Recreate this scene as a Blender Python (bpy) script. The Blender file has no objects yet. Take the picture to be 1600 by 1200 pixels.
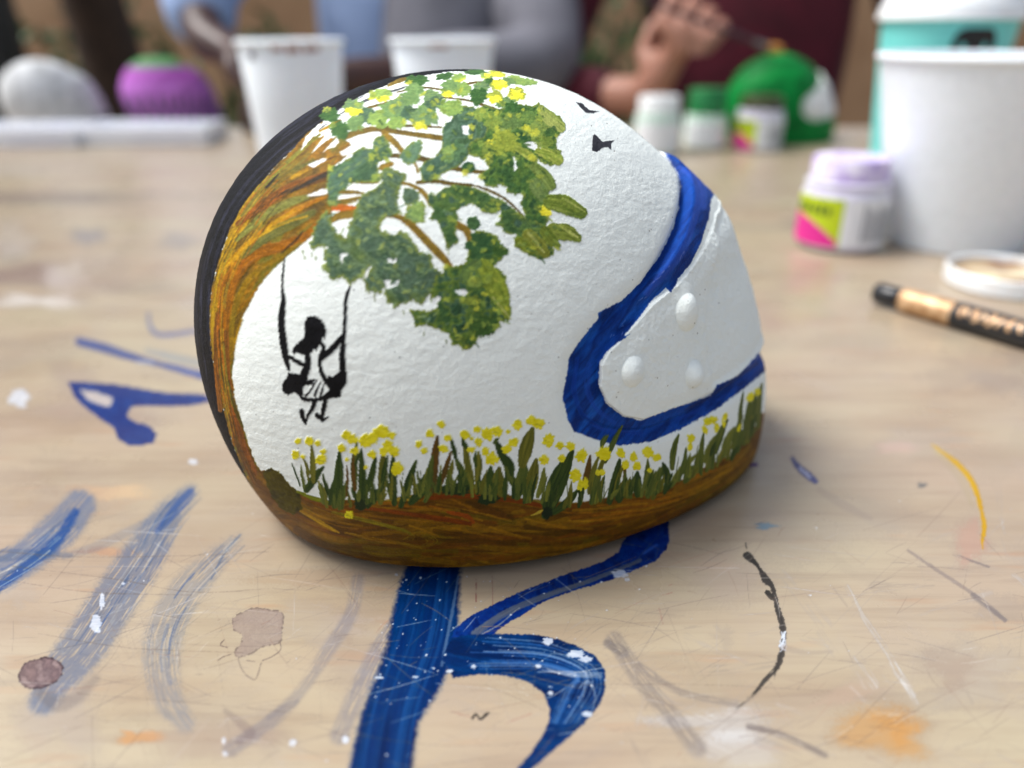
import bpy, bmesh, math, random
import numpy as np
from mathutils import Vector, Matrix, Euler
R = math.radians
sc = bpy.context.scene
COL = sc.collection
rng = np.random.default_rng(7)
random.seed(7)

# ------------------------------------------------------------------ camera, world, sun, exposure
CAM_H = 0.11; PITCH = R(25.0); FPX = 1200.0        # camera 11 cm above the table top
cd = bpy.data.cameras.new('camera'); cam = bpy.data.objects.new('camera', cd); COL.objects.link(cam)
cam.location = (0, 0, CAM_H); cam.rotation_euler = (R(90) - PITCH, 0, 0)
cd.sensor_width = 36; cd.lens = 36 * FPX / 1600; cd.clip_start = 0.01; cd.clip_end = 200
cd.dof.use_dof = True; cd.dof.focus_distance = 0.161; cd.dof.aperture_fstop = 6.4; cd.dof.aperture_blades = 0
sc.camera = cam
SUN_EL = R(60); SUN_AZ = R(-80)                      # azimuth clockwise from +y (sun to the left)
w = bpy.data.worlds.new('World'); sc.world = w; w.use_nodes = True
nt = w.node_tree; bg = nt.nodes['Background']
sky = nt.nodes.new('ShaderNodeTexSky'); sky.sky_type = 'NISHITA'; sky.sun_disc = False
sky.sun_elevation = SUN_EL; sky.sun_rotation = SUN_AZ; sky.dust_density = 4.0; sky.ozone_density = 1.0; sky.air_density = 1.0
hs = nt.nodes.new('ShaderNodeHueSaturation'); hs.inputs['Saturation'].default_value = 0.62
nt.links.new(sky.outputs[0], hs.inputs['Color']); nt.links.new(hs.outputs[0], bg.inputs[0]); bg.inputs[1].default_value = 0.118
sd = bpy.data.lights.new('sun', 'SUN'); sun = bpy.data.objects.new('sun', sd); COL.objects.link(sun)
sd.energy = 2.2; sd.angle = R(22); sd.color = (1.0, 0.99, 0.97)
sv = Vector((math.sin(SUN_AZ) * math.cos(SUN_EL), math.cos(SUN_AZ) * math.cos(SUN_EL), math.sin(SUN_EL)))
sun.rotation_euler = sv.to_track_quat('Z', 'Y').to_euler()
sc.view_settings.view_transform = 'Standard'; sc.view_settings.look = 'None'
sc.view_settings.exposure = 0.78; sc.view_settings.gamma = 1.0

# ------------------------------------------------------------------ helpers
def lin(c):
    c = np.asarray(c, float) / 255.0
    return np.where(c <= 0.04045, c / 12.92, ((c + 0.055) / 1.055) ** 2.4)
def ray(px, py):
    px = np.asarray(px, float); py = np.asarray(py, float)
    x = (px - 800) / FPX; y = (600 - py) / FPX; c, s = math.cos(PITCH), math.sin(PITCH)
    d = np.stack([x, c + y * s, -s + y * c], -1)
    return d / np.linalg.norm(d, axis=-1, keepdims=True)
def project(P):
    c, s = math.cos(PITCH), math.sin(PITCH)
    y = P[..., 1]; z = P[..., 2] - CAM_H
    dep = y * c - z * s; up = y * s + z * c
    return 800 + FPX * P[..., 0] / dep, 600 - FPX * up / dep
def on_table(px, py, z=0.0):
    d = ray(px, py); t = (z - CAM_H) / d[..., 2]
    return np.stack([d[..., 0] * t, d[..., 1] * t], -1)
def at_dist(px, py, y):                              # point on the pixel's ray at world distance y
    d = ray(px, py); t = y / d[1]
    return Vector((d[0] * t, y, CAM_H + d[2] * t))

TAB = np.random.default_rng(3).random((256, 256))
def vn(x, y, seed=0):                                # smooth value noise, -1..1
    x = x + seed * 17.31; y = y + seed * 9.77
    xi = np.floor(x).astype(int); yi = np.floor(y).astype(int)
    fx = x - xi; fy = y - yi; fx = fx * fx * (3 - 2 * fx); fy = fy * fy * (3 - 2 * fy)
    g = lambda i, j: TAB[i & 255, j & 255]
    return (g(xi, yi) * (1 - fx) * (1 - fy) + g(xi + 1, yi) * fx * (1 - fy) + g(xi, yi + 1) * (1 - fx) * fy + g(xi + 1, yi + 1) * fx * fy) * 2 - 1
def fbm(x, y, seed=0, o=3):
    a = 0; k = 1.0; t = 0
    for i in range(o):
        a = a + vn(x * 2 ** i, y * 2 ** i, seed + i * 3) * k; t += k; k *= 0.5
    return a / t
def sstep(x, a, b):
    t = np.clip((x - a) / (b - a), 0, 1); return t * t * (3 - 2 * t)
def spline(pts, step=2.5):
    P = np.array(pts, float)
    if len(P) < 3:
        n = max(2, int(np.linalg.norm(P[-1, :2] - P[0, :2]) / step)); t = np.linspace(0, 1, n)[:, None]
        return P[0] * (1 - t) + P[-1] * t
    E = np.vstack([2 * P[0] - P[1], P, 2 * P[-1] - P[-2]]); out = []
    for i in range(1, len(E) - 2):
        n = max(2, int(np.linalg.norm(E[i + 1, :2] - E[i, :2]) / step)); t = np.linspace(0, 1, n, endpoint=False)[:, None]
        a, b, c, d = E[i - 1], E[i], E[i + 1], E[i + 2]
        out.append(0.5 * (2 * b + (c - a) * t + (2 * a - 5 * b + 4 * c - d) * t ** 2 + (3 * b - a - 3 * c + d) * t ** 3))
    return np.vstack(out + [P[-1:]])

class Canvas:
    """Pigment, thickness and mark number of a painted surface, sampled later by the mesh vertices."""
    def __init__(s, x0, y0, x1, y1, S, base):
        s.x0, s.y0, s.S = x0, y0, S; s.W = int((x1 - x0) * S); s.H = int((y1 - y0) * S)
        s.Y, s.X = np.mgrid[0:s.H, 0:s.W].astype(float); s.X = s.X / S + x0; s.Y = s.Y / S + y0
        s.col = np.zeros((s.H, s.W, 3)) + np.array(base, float); s.a = np.zeros((s.H, s.W))
        s.h = np.zeros((s.H, s.W)); s.id = np.zeros((s.H, s.W), int); s.gl = np.zeros((s.H, s.W))
    def win(s, xa, ya, xb, yb):
        i0 = max(0, int((ya - s.y0) * s.S)); i1 = min(s.H, int((yb - s.y0) * s.S) + 2)
        j0 = max(0, int((xa - s.x0) * s.S)); j1 = min(s.W, int((xb - s.x0) * s.S) + 2)
        return (slice(i0, i1), slice(j0, j1)) if i1 > i0 and j1 > j0 else None
    def put(s, w, m, c, idn=None, h=None, gl=None):
        m3 = m[..., None]; s.col[w] = s.col[w] * (1 - m3) + c * m3; s.a[w] = 1 - (1 - s.a[w]) * (1 - m)
        if h is not None: s.h[w] = s.h[w] * (1 - m) + h * m
        if gl is not None: s.gl[w] = s.gl[w] * (1 - m) + gl * m
        if idn is not None:
            t = s.id[w]; t[m > 0.5] = idn; s.id[w] = t
    def stroke(s, pts, c1, c2=None, width=None, idn=None, rag=0.8, alpha=1.0, hh=0.05, gl=0.5, soft=0.7, br=0.35, dry=0.0, seed=None, endrag=0.0):
        P = [tuple(p) if len(p) == 3 else (p[0], p[1], width) for p in pts]
        P = spline(P); seed = int(rng.integers(1, 200)) if seed is None else seed
        mw = P[:, 2].max() / 2 + 4 + rag * 2
        w = s.win(P[:, 0].min() - mw, P[:, 1].min() - mw, P[:, 0].max() + mw, P[:, 1].max() + mw)
        if w is None: return
        X = s.X[w]; Y = s.Y[w]; best = np.full(X.shape, 1e9); sg = np.zeros(X.shape); tt = np.zeros(X.shape); ww = np.ones(X.shape)
        acc = 0.0
        for k in range(len(P) - 1):
            ax, ay, aw = P[k]; bx, by, bw = P[k + 1]; L = math.hypot(bx - ax, by - ay)
            if L < 1e-6: continue
            u = s.win(min(ax, bx) - mw, min(ay, by) - mw, max(ax, bx) + mw, max(ay, by) + mw)
            if u is None: acc += L; continue
            v = (slice(u[0].start - w[0].start, u[0].stop - w[0].start), slice(u[1].start - w[1].start, u[1].stop - w[1].start))
            x = X[v] - ax; y = Y[v] - ay; dx, dy = (bx - ax) / L, (by - ay) / L
            t = np.clip(x * dx + y * dy, 0, L); ex = x - t * dx; ey = y - t * dy; d = np.hypot(ex, ey)
            b = d < best[v]; side = x * -dy + y * dx
            best[v] = np.where(b, d, best[v]); sg[v] = np.where(b, side, sg[v])
            tt[v] = np.where(b, acc + t, tt[v]); ww[v] = np.where(b, aw + (bw - aw) * t / L, ww[v])
            acc += L
        e = fbm(X * 0.35, Y * 0.35, seed, 2) * rag
        m = sstep((ww / 2 + e - best), -soft * 0.5, soft * 0.5) * alpha
        m[best > 1e8] = 0
        bs = vn(sg * 0.55 / max(1, br * 2), tt * 0.035, seed + 5) * 0.6 + vn(sg * 1.2, tt * 0.06, seed + 9) * 0.4
        if dry > 0: m = m * sstep(bs + 1 - dry, 0.0, 0.35)
        c1 = np.array(c1, float); c2 = c1 if c2 is None else np.array(c2, float)
        f = np.clip(0.5 + bs * 0.9, 0, 1)[..., None]
        c = c1 * (1 - f) + c2 * f
        h = hh * (0.75 + 0.5 * bs + 0.35 * sstep(best / np.maximum(ww / 2, 1), 0.6, 0.95))
        s.put(w, m, c, idn, h, gl)
    def _poly(s, pts, pad=8, close=True):
        P = np.array(pts, float); w = s.win(P[:, 0].min() - pad, P[:, 1].min() - pad, P[:, 0].max() + pad, P[:, 1].max() + pad)
        if w is None: return None
        X = s.X[w]; Y = s.Y[w]; ins = np.zeros(X.shape, bool); d = np.full(X.shape, 1e9); n = len(P)
        for i in range(n):
            ax, ay = P[i]; bx, by = P[(i + 1) % n]
            if ay != by:
                c = ((ay > Y) != (by > Y)) & (X < (bx - ax) * (Y - ay) / (by - ay) + ax); ins ^= c
            L2 = (bx - ax) ** 2 + (by - ay) ** 2 + 1e-9
            t = np.clip(((X - ax) * (bx - ax) + (Y - ay) * (by - ay)) / L2, 0, 1)
            d = np.minimum(d, np.hypot(X - ax - t * (bx - ax), Y - ay - t * (by - ay)))
        return w, X, Y, np.where(ins, d, -d)
    def poly(s, pts, cols, idn=None, rag=2.0, alpha=1.0, hh=0.05, gl=0.5, soft=0.8, scale=0.08, seed=None, ang=0.0, aniso=1.0, edge=None, ew=4.0, rf=0.28, smooth=False):
        if smooth: pts = spline(list(pts) + [pts[0]], 4)[:-1]
        r = s._poly(pts); seed = int(rng.integers(1, 200)) if seed is None else seed
        if r is None: return
        w, X, Y, d = r
        e = fbm(X * rf, Y * rf, seed, 2) * rag
        m = sstep(d + e, -soft * 0.5, soft * 0.5) * alpha
        ca, sa = math.cos(ang), math.sin(ang); U = (X * ca + Y * sa) / aniso; V = -X * sa + Y * ca
        n1 = np.clip(0.5 + 1.1 * fbm(U * scale, V * scale, seed + 3, 3), 0, 0.999) * (len(cols) - 1)
        i = np.floor(n1).astype(int); f = (n1 - i)[..., None]; C = np.array(cols, float)
        c = C[i] * (1 - f) + C[np.minimum(i + 1, len(cols) - 1)] * f
        fine = vn(U * 0.9, V * 0.9, seed + 8)[..., None]
        c = c * (1 + 0.09 * fine)
        if edge is not None:
            k = (sstep(ew - d + e * 1.5, 0, ew))[..., None] * 0.8; c = c * (1 - k) + np.array(edge, float) * k
        h = hh * (0.7 + 0.6 * fbm(U * 0.3, V * 0.3, seed + 4, 2))
        s.put(w, m, c, idn, h, gl)
    def dab(s, x, y, rx, ry, c1, c2=None, idn=None, ang=0.0, rag=0.22, hh=0.06, gl=0.45, alpha=1.0, k=3.0, soft=0.9, tip=None):
        seed = int(rng.integers(1, 200)); rm = max(rx, ry) * 1.5 + 3
        w = s.win(x - rm, y - rm, x + rm, y + rm)
        if w is None: return
        X = s.X[w] - x; Y = s.Y[w] - y; ca, sa = math.cos(ang), math.sin(ang)
        U = (X * ca + Y * sa) / rx; V = (-X * sa + Y * ca) / ry; rr = np.hypot(U, V); th = np.arctan2(V, U)
        e = vn(np.cos(th) * k + 5, np.sin(th) * k + 5, seed) * rag + vn(X * 0.6 + 31, Y * 0.6 + 31, seed + 1) * rag * 0.6
        m = sstep((1 + e - rr) * min(rx, ry), -soft * 0.5, soft * 0.5) * alpha
        st = vn(V * ry * 0.7, U * rx * 0.12, seed + 2)
        f = np.clip(0.5 + 0.6 * st + 0.3 * vn(X * 0.25, Y * 0.25, seed + 6), 0, 1)
        c1 = np.array(c1, float); c2 = c1 if c2 is None else np.array(c2, float)
        c = c1 * (1 - f[..., None]) + c2 * f[..., None]
        if tip is not None:
            t = sstep(V + 0.35 * st, 0.0, 0.6)[..., None]; c = c * (1 - t) + np.array(tip, float) * t
        h = hh * (0.75 + 0.3 * st + 0.35 * sstep(rr, 0.55, 0.9))
        s.put(w, m, c, idn, h, gl)
    def sample(s, px, py, A):
        x = np.clip((px - s.x0) * s.S, 0, s.W - 1.001); y = np.clip((py - s.y0) * s.S, 0, s.H - 1.001)
        i = y.astype(int); j = x.astype(int); fy = y - i; fx = x - j
        if A.ndim == 3: fx = fx[..., None]; fy = fy[..., None]
        return (A[i, j] * (1 - fx) * (1 - fy) + A[i, j + 1] * fx * (1 - fy) + A[i + 1, j] * (1 - fx) * fy + A[i + 1, j + 1] * fx * fy)
    def sample_id(s, px, py):
        x = np.clip(np.round((px - s.x0) * s.S), 0, s.W - 1).astype(int); y = np.clip(np.round((py - s.y0) * s.S), 0, s.H - 1).astype(int)
        return s.id[y, x]

# ------------------------------------------------------------------ the paint on the helmet
# mark numbers
SHELL, BLUE, STRIPE, TRUNK, GROUND, LEAF, GRASS, GIRL, BIRD1, BIRD2, FLOWER0 = 0, 1, 4, 5, 6, 7, 8, 9, 10, 11, 20
WHITE = (228, 234, 229)
def paint_helmet():
    K = Canvas(288, 90, 1216, 912, 1.5, WHITE)
    K.h += 0.055 * fbm(K.X * 0.05, K.Y * 0.07, 3, 3) + 0.03 * fbm(K.X * 0.16, K.Y * 0.22, 11, 2)
    sp = vn(K.X * 0.22, K.Y * 0.22, 77) ** 8; m = sstep(sp, 0.55, 0.8) * 0.35           # pores and specks of the plaster
    K.col = K.col * (1 - m[..., None]) + np.array((170, 165, 158)) * m[..., None]
    for i in range(130):
        x, y = rng.uniform(370, 1150), rng.uniform(140, 720); K.dab(x, y, rng.uniform(.5, 1.1), rng.uniform(.5, 1.0), (105, 98, 92), hh=-0.05, alpha=0.7)
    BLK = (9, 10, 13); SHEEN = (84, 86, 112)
    # --- black stripe down the middle of the back
    K.poly([(300, 900), (270, 700), (250, 450), (290, 330), (380, 200), (480, 130), (580, 85), (760, 80), (760, 108), (735, 111), (700, 112), (667, 117), (640, 122), (605, 132), (580, 143), (561, 152), (536, 166), (505, 190), (480, 212), (460, 231), (425, 266), (406, 290), (390, 317), (362, 352), (348, 390), (337, 425), (330, 460), (328, 505), (330, 545), (338, 592), (350, 642), (362, 690), (385, 745), (420, 800), (440, 830)],
           [BLK, (20, 21, 28), (12, 13, 16)], STRIPE, rag=1.2, gl=0.45, hh=0.05)
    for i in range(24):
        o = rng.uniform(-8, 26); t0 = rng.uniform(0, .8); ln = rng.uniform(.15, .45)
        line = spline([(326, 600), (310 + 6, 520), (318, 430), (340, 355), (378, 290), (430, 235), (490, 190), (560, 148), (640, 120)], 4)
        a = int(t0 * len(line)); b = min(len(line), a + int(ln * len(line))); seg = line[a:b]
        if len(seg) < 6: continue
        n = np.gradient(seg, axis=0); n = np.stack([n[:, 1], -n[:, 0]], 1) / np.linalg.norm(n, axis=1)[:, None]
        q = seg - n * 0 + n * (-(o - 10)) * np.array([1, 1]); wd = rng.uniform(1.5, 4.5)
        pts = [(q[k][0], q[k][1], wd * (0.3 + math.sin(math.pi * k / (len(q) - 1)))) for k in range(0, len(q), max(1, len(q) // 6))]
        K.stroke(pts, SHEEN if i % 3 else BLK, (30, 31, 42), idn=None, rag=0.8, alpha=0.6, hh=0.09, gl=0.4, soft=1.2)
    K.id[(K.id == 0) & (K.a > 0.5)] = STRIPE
    # --- branches under the leaves
    BR = [(106, 88, 52), (130, 108, 58), (86, 72, 48), (152, 122, 56)]
    def br(pts, c=0, d=1, **k): K.stroke(pts, BR[c], BR[d], idn=TRUNK, rag=0.6, hh=0.05, **k)
    br([(470, 258, 8), (500, 236, 11), (530, 218, 11), (567, 205, 9), (592, 202, 8), (640, 209, 8), (690, 216, 9), (720, 222, 5)])
    br([(590, 200, 4), (640, 197, 4), (690, 199, 3)], 2, 0); br([(600, 208, 9), (616, 222, 10), (630, 238, 8)], 1, 3)
    br([(606, 134, 3), (625, 126, 7), (640, 122, 4)], 1, 0); br([(620, 144, 2), (660, 137, 3), (700, 140, 3), (735, 130, 3), (760, 128, 3)], 0, 2)
    br([(575, 168, 3), (610, 160, 5), (640, 150, 3)], 1, 2); br([(690, 152, 2), (730, 157, 3), (760, 166, 4), (780, 172, 2)], 0, 2)
    br([(480, 262, 5), (520, 238, 6), (555, 232, 3)], 3, 0); br([(610, 243, 7), (650, 246, 9), (690, 258, 9), (725, 266, 7), (760, 270, 6)], 0, 2)
    br([(612, 256, 8), (596, 262, 8), (606, 268, 4)], 1, 3); br([(648, 254, 4), (653, 268, 5), (650, 262, 2)], 1, 3)
    br([(590, 285, 4), (570, 284, 8), (545, 283, 8), (500, 292, 10)], 0, 3)
    br([(470, 335, 6), (510, 304, 7), (545, 300, 7), (568, 302, 4)], 0, 1); br([(520, 318, 9), (545, 314, 9), (562, 310, 8)], 3, 1, dry=0.5)
    K.stroke([(512, 324, 10), (535, 325, 11), (556, 326, 8)], (205, 98, 48), (190, 110, 40), idn=TRUNK, hh=0.07)
    br([(518, 346, 7), (530, 338, 12), (556, 334, 12)], 3, 1)
    br([(628, 285, 5), (650, 292, 6), (665, 305, 8), (672, 322, 4)], 1, 3); br([(652, 285, 6), (680, 283, 7), (710, 288, 7), (735, 290, 6)], 0, 2)
    br([(735, 288, 3), (760, 296, 3.5), (785, 308, 4), (800, 320, 4), (818, 337, 2)], 0, 2)
    br([(604, 337, 5), (625, 340, 8), (645, 354, 12), (668, 378, 13), (688, 398, 13), (704, 416, 8)], 3, 1); br([(612, 338, 3), (640, 350, 3), (690, 402, 4)], 1, 2, alpha=.6)
    br([(700, 345, 8), (716, 352, 12), (730, 362, 12), (736, 384, 8)], 1, 3)
    # --- trunk
    K.poly([(505, 190), (490, 213), (540, 217), (555, 233), (520, 262), (516, 300), (520, 340), (505, 356), (482, 373), (465, 388), (450, 400), (425, 423), (405, 447), (387, 480), (376, 503), (368, 540), (363, 580), (367, 620), (376, 655), (387, 690), (398, 720), (412, 742), (440, 770), (430, 825), (405, 790), (385, 745), (362, 690), (350, 642), (338, 592), (330, 545), (328, 505), (330, 460), (337, 425), (348, 390), (362, 352), (390, 317), (406, 290), (425, 266), (460, 231), (480, 208)],
           [(98, 76, 34), (122, 92, 26), (150, 104, 24), (112, 104, 44)], TRUNK, rag=1.4, gl=0.6, hh=0.05, ang=-0.9, aniso=4)
    for p in ([(440, 262), (480, 240), (500, 222)], [(455, 300), (500, 276), (540, 260)], [(500, 268), (530, 260), (556, 248)]):
        pass
    def tr(pts, c1, c2, **k): K.stroke(pts, c1, c2, idn=TRUNK, rag=0.7, hh=0.07, gl=0.6, **k)
    YE, YD, OR, BRN, GR, GD, DK, RU = (196, 152, 24), (130, 100, 20), (164, 100, 12), (90, 58, 20), (116, 112, 66), (88, 92, 58), (30, 28, 28), (106, 70, 26)
    flow = [
        ([(348, 560, 10), (338, 500, 10), (345, 440, 12), (362, 385, 12), (388, 335, 14), (410, 300, 8)], YE, YD), ([(336, 560, 5), (333, 500, 6), (340, 440, 6), (356, 380, 7), (380, 330, 9), (398, 302, 6), (420, 276, 4)], (188, 150, 28), YD),
        ([(352, 600, 14), (350, 520, 16), (356, 460, 20), (372, 420, 24), (400, 396, 22), (440, 385, 16), (478, 368, 12), (492, 352, 6)], OR, (126, 80, 16)),
        ([(362, 560, 8), (364, 500, 8), (378, 455, 10), (402, 425, 10), (440, 400, 8), (470, 380, 5)], (150, 112, 20), (120, 100, 30)),
        ([(350, 420, 8), (385, 385, 10), (430, 350, 10), (475, 322, 9), (510, 308, 4)], YE, OR), ([(380, 400, 9), (420, 370, 14), (460, 348, 16), (490, 332, 10)], GR, GD), ([(400, 372, 5), (440, 350, 5), (480, 338, 4)], YE, GR),
        ([(370, 375, 6), (410, 340, 14), (450, 318, 14), (480, 308, 8)], GR, (124, 128, 80)), ([(372, 350, 8), (410, 322, 14), (445, 298, 14), (480, 282, 10), (525, 268, 8)], (150, 86, 18), BRN),
        ([(440, 303, 6), (480, 288, 9), (520, 276, 6)], RU, BRN), ([(378, 335, 8), (410, 300, 10), (440, 275, 10), (470, 250, 8), (490, 232, 4)], GR, YD), ([(400, 300, 5), (430, 272, 7), (465, 240, 6), (500, 210, 4)], (140, 136, 50), GR),
        ([(425, 290, 8), (455, 270, 10), (490, 252, 8)], YD, GD), ([(455, 300, 4), (490, 282, 6), (520, 268, 6), (557, 250, 3)], (60, 46, 40), DK),
        ([(458, 278, 7), (485, 262, 9), (520, 245, 7), (550, 238, 3)], BRN, YE), ([(408, 302, 2), (420, 290, 4), (436, 272, 2)], DK, DK), ([(440, 395, 2), (460, 378, 4), (474, 362, 2)], DK, BRN), ([(425, 312, 3), (440, 303, 4), (452, 296, 3)], DK, BRN),
        ([(500, 205, 3), (520, 195, 5), (532, 188, 3)], YE, YD), ([(484, 238, 3), (505, 215, 5), (525, 200, 3)], YE, BRN),
        ([(345, 640, 8), (340, 590, 9), (338, 540, 8), (340, 490, 6)], (150, 90, 30), BRN), ([(372, 680, 10), (362, 630, 11), (356, 580, 9), (354, 520, 8)], (146, 82, 38), RU), ([(400, 745, 12), (382, 700, 12), (370, 655, 9), (360, 610, 8)], (142, 84, 44), (110, 66, 34)),
        ([(420, 790, 12), (398, 750, 10), (374, 700, 8), (358, 650, 6)], (120, 78, 40), (96, 66, 34)), ([(357, 595, 3), (362, 620, 7), (372, 648, 6), (380, 668, 3)], (74, 62, 24), (100, 84, 28)),
        ([(366, 545, 3), (371, 520, 4), (378, 500, 3)], YE, YD)]
    for p, a, b in flow: tr(p, a, b)
    for i in range(70):                                          # fine bristle lines along the sweep of the trunk
        line = spline([(372, 700), (352, 600), (345, 510), (356, 430), (392, 362), (440, 300), (500, 250)], 4)
        a = int(rng.uniform(0, .75) * len(line)); b = min(len(line), a + int(rng.uniform(.08, .22) * len(line))); seg = line[a:b]
        if len(seg) < 5: continue
        n = np.gradient(seg, axis=0); n = np.stack([n[:, 1], -n[:, 0]], 1) / np.linalg.norm(n, axis=1)[:, None]
        fan = 8 + 34 * sstep(a / len(line), 0.25, 0.8); o = rng.uniform(-1, 1) * fan * 0.7 - (fan - 8) * 0.25; q = seg - n * o
        c = [(190, 150, 40), (84, 64, 22), (172, 92, 22), (128, 128, 70), (60, 48, 26)][int(rng.integers(0, 5))]
        pts = [(q[k][0], q[k][1], 1.6) for k in range(0, len(q), max(1, len(q) // 4))]
        m = K.sample_id(np.array([p[0] for p in pts]), np.array([p[1] for p in pts]))
        if (m == TRUNK).all(): K.stroke(pts, c, idn=TRUNK, rag=0.4, alpha=0.7, hh=0.08, gl=0.6)
    def hole(pts, **k): K.poly(pts, [WHITE, (226, 226, 224)], SHELL, rag=1.0, hh=0.0, gl=0.0, **k)
    for h in ([(478, 214), (500, 192), (504, 196), (492, 210), (470, 236)], [(486, 240), (505, 216), (528, 200), (520, 213), (500, 228)], [(527, 214), (505, 238), (512, 232), (524, 230), (530, 222)],
              [(530, 238), (556, 224), (590, 213), (582, 228), (560, 236), (536, 244)], [(480, 258), (505, 247), (512, 249), (490, 262)], [(480, 305), (505, 295), (512, 296), (512, 303), (482, 307)],
              [(505, 210), (519, 198), (524, 200), (508, 214)]):
        hole(h)
    # --- foliage
    TEAL = [(68, 96, 78), (84, 112, 92), (56, 84, 64), (96, 124, 92), (78, 104, 62)]; DG = [(46, 84, 46), (38, 72, 44), (60, 98, 50), (50, 86, 60)]; OL = [(96, 118, 40), (122, 140, 48), (74, 98, 38)]
    MID = [(74, 110, 60), (96, 134, 72), (62, 98, 66), (116, 146, 70)]; PALE = [(112, 148, 82), (136, 168, 92), (92, 130, 86)]; YEL = (228, 222, 40); EDGE = (120, 136, 56)
    def mass(pts, cols, edge=EDGE, **k): K.poly(pts, cols, LEAF, rag=k.pop('rag', 3.4), rf=.3, gl=0.35, hh=0.09, edge=edge, ew=k.pop('ew', 7), **k)
    mass([(598, 264), (609, 262), (622, 266), (635, 272), (634, 280), (629, 287), (624, 300), (622, 312), (624, 325), (627, 334), (615, 337), (603, 337), (598, 345), (593, 355), (598, 362), (614, 368), (625, 360), (637, 364), (648, 380), (656, 394), (676, 397), (675, 414), (683, 420), (694, 428), (700, 440), (690, 470), (672, 461), (667, 466), (659, 476), (654, 474), (644, 470), (636, 474), (622, 477), (617, 484), (612, 476), (605, 474), (600, 451), (595, 459), (589, 457), (585, 463), (584, 457), (574, 456), (572, 447), (567, 437), (572, 430), (579, 417), (566, 434), (555, 437), (551, 442), (546, 447), (540, 437), (534, 432), (526, 436), (523, 443), (522, 438), (515, 436), (512, 426), (506, 419), (508, 410), (504, 399), (511, 387), (499, 386), (492, 390), (487, 388), (482, 380), (488, 374), (490, 356), (500, 340), (512, 326), (516, 340), (520, 352), (530, 366), (540, 372), (545, 350), (553, 335), (556, 320), (566, 305), (590, 292), (596, 285), (592, 272)], TEAL, scale=.09, ang=.6, aniso=2)
    mass([(516, 261), (530, 256), (548, 246), (555, 237), (567, 231), (582, 232), (583, 222), (590, 213), (600, 211), (608, 225), (612, 238), (612, 246), (590, 256), (592, 270), (595, 283), (576, 285), (562, 285), (545, 288), (543, 295), (532, 300), (528, 311), (525, 322), (513, 321), (512, 306), (510, 292), (512, 278)], [(58, 92, 66), (80, 116, 78), (66, 100, 88), (104, 134, 84)], rag=3, ew=3, ang=-.6, aniso=3)
    mass([(628, 236), (640, 225), (658, 217), (661, 232), (656, 243), (650, 255), (636, 258), (628, 252), (623, 246)], [(84, 118, 98), (96, 134, 100)], ew=3)
    mass([(628, 309), (631, 294), (645, 294), (656, 302), (655, 312), (645, 320), (633, 320)], TEAL[:3], ew=2, rag=2)
    mass([(634, 328), (648, 313), (660, 314), (665, 322), (664, 347), (649, 349), (633, 342)], PALE + [(128, 150, 84)], ew=4)
    M5 = [(697, 170), (705, 163), (723, 166), (741, 167), (753, 181), (765, 196), (774, 205), (759, 217), (744, 220), (732, 244), (723, 256), (712, 262), (690, 272), (672, 285), (660, 283), (655, 262), (668, 250), (678, 247), (690, 232), (691, 202), (697, 190), (708, 184)]
    mass(M5, [(70, 104, 88), (56, 88, 66), (84, 118, 96), (64, 98, 64)], ew=3, rag=2.2)
    M6 = [(738, 178), (756, 164), (774, 170), (792, 169), (807, 163), (819, 164), (832, 166), (841, 161), (850, 166), (856, 175), (861, 176), (874, 181), (882, 193), (879, 205), (874, 212), (870, 212), (870, 233), (877, 236), (874, 251), (864, 260), (849, 256), (837, 247), (837, 253), (866, 279), (867, 283), (860, 297), (854, 312), (856, 345), (850, 360), (852, 372), (866, 391), (864, 399), (843, 405), (827, 399), (819, 391), (803, 385), (806, 379), (803, 372), (809, 367), (788, 364), (783, 354), (773, 351), (783, 343), (782, 330), (800, 325), (820, 340), (820, 333), (812, 318), (818, 307), (815, 303), (804, 304), (792, 300), (791, 292), (783, 289), (774, 293), (759, 291), (752, 280), (753, 271), (764, 262), (758, 250), (745, 245), (735, 243), (730, 230), (738, 220), (755, 215), (762, 200), (750, 190)]
    mass(M6, [(52, 88, 48), (64, 102, 50), (86, 120, 52), (46, 80, 48)], rag=2.2, ew=4)
    mass([(680, 306), (690, 296), (710, 288), (735, 291), (755, 299), (782, 311), (803, 326), (816, 340), (835, 345), (850, 352), (850, 372), (866, 391), (843, 400), (819, 391), (803, 385), (806, 379), (803, 372), (809, 367), (788, 364), (783, 354), (773, 351), (783, 343), (782, 330), (770, 334), (755, 333), (746, 324), (738, 318), (722, 324), (714, 330), (717, 342), (713, 352), (712, 365), (719, 375), (702, 390), (695, 375), (689, 360), (683, 346), (670, 342), (678, 329), (668, 317), (671, 299)], [(54, 88, 50), (66, 100, 56), (80, 112, 54), (60, 92, 74)], rag=2.2, ew=3)
    mass([(640, 485), (645, 498), (648, 510), (663, 508), (679, 512), (694, 518), (702, 524), (707, 540), (717, 538), (727, 548), (736, 545), (746, 533), (744, 510), (759, 525), (782, 512), (780, 502), (796, 502), (800, 489), (794, 462), (784, 445), (792, 433), (773, 416), (796, 393), (788, 386), (778, 370), (761, 362), (744, 361), (736, 372), (732, 392), (727, 412), (708, 416), (696, 414), (692, 428), (683, 430), (672, 461), (684, 470), (682, 482), (668, 486), (655, 484)], [(52, 86, 50), (72, 104, 48), (92, 118, 44), (60, 94, 76), (44, 76, 50)], rag=3, ew=6, edge=(118, 136, 42))
    K.dab(740, 348, 10, 12, (52, 86, 54), (70, 108, 60), LEAF); K.dab(732, 262, 11, 9, (34, 72, 46), (50, 92, 56), LEAF, rag=.12); K.dab(820, 212, 9, 7, (40, 80, 44), idn=LEAF)
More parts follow.
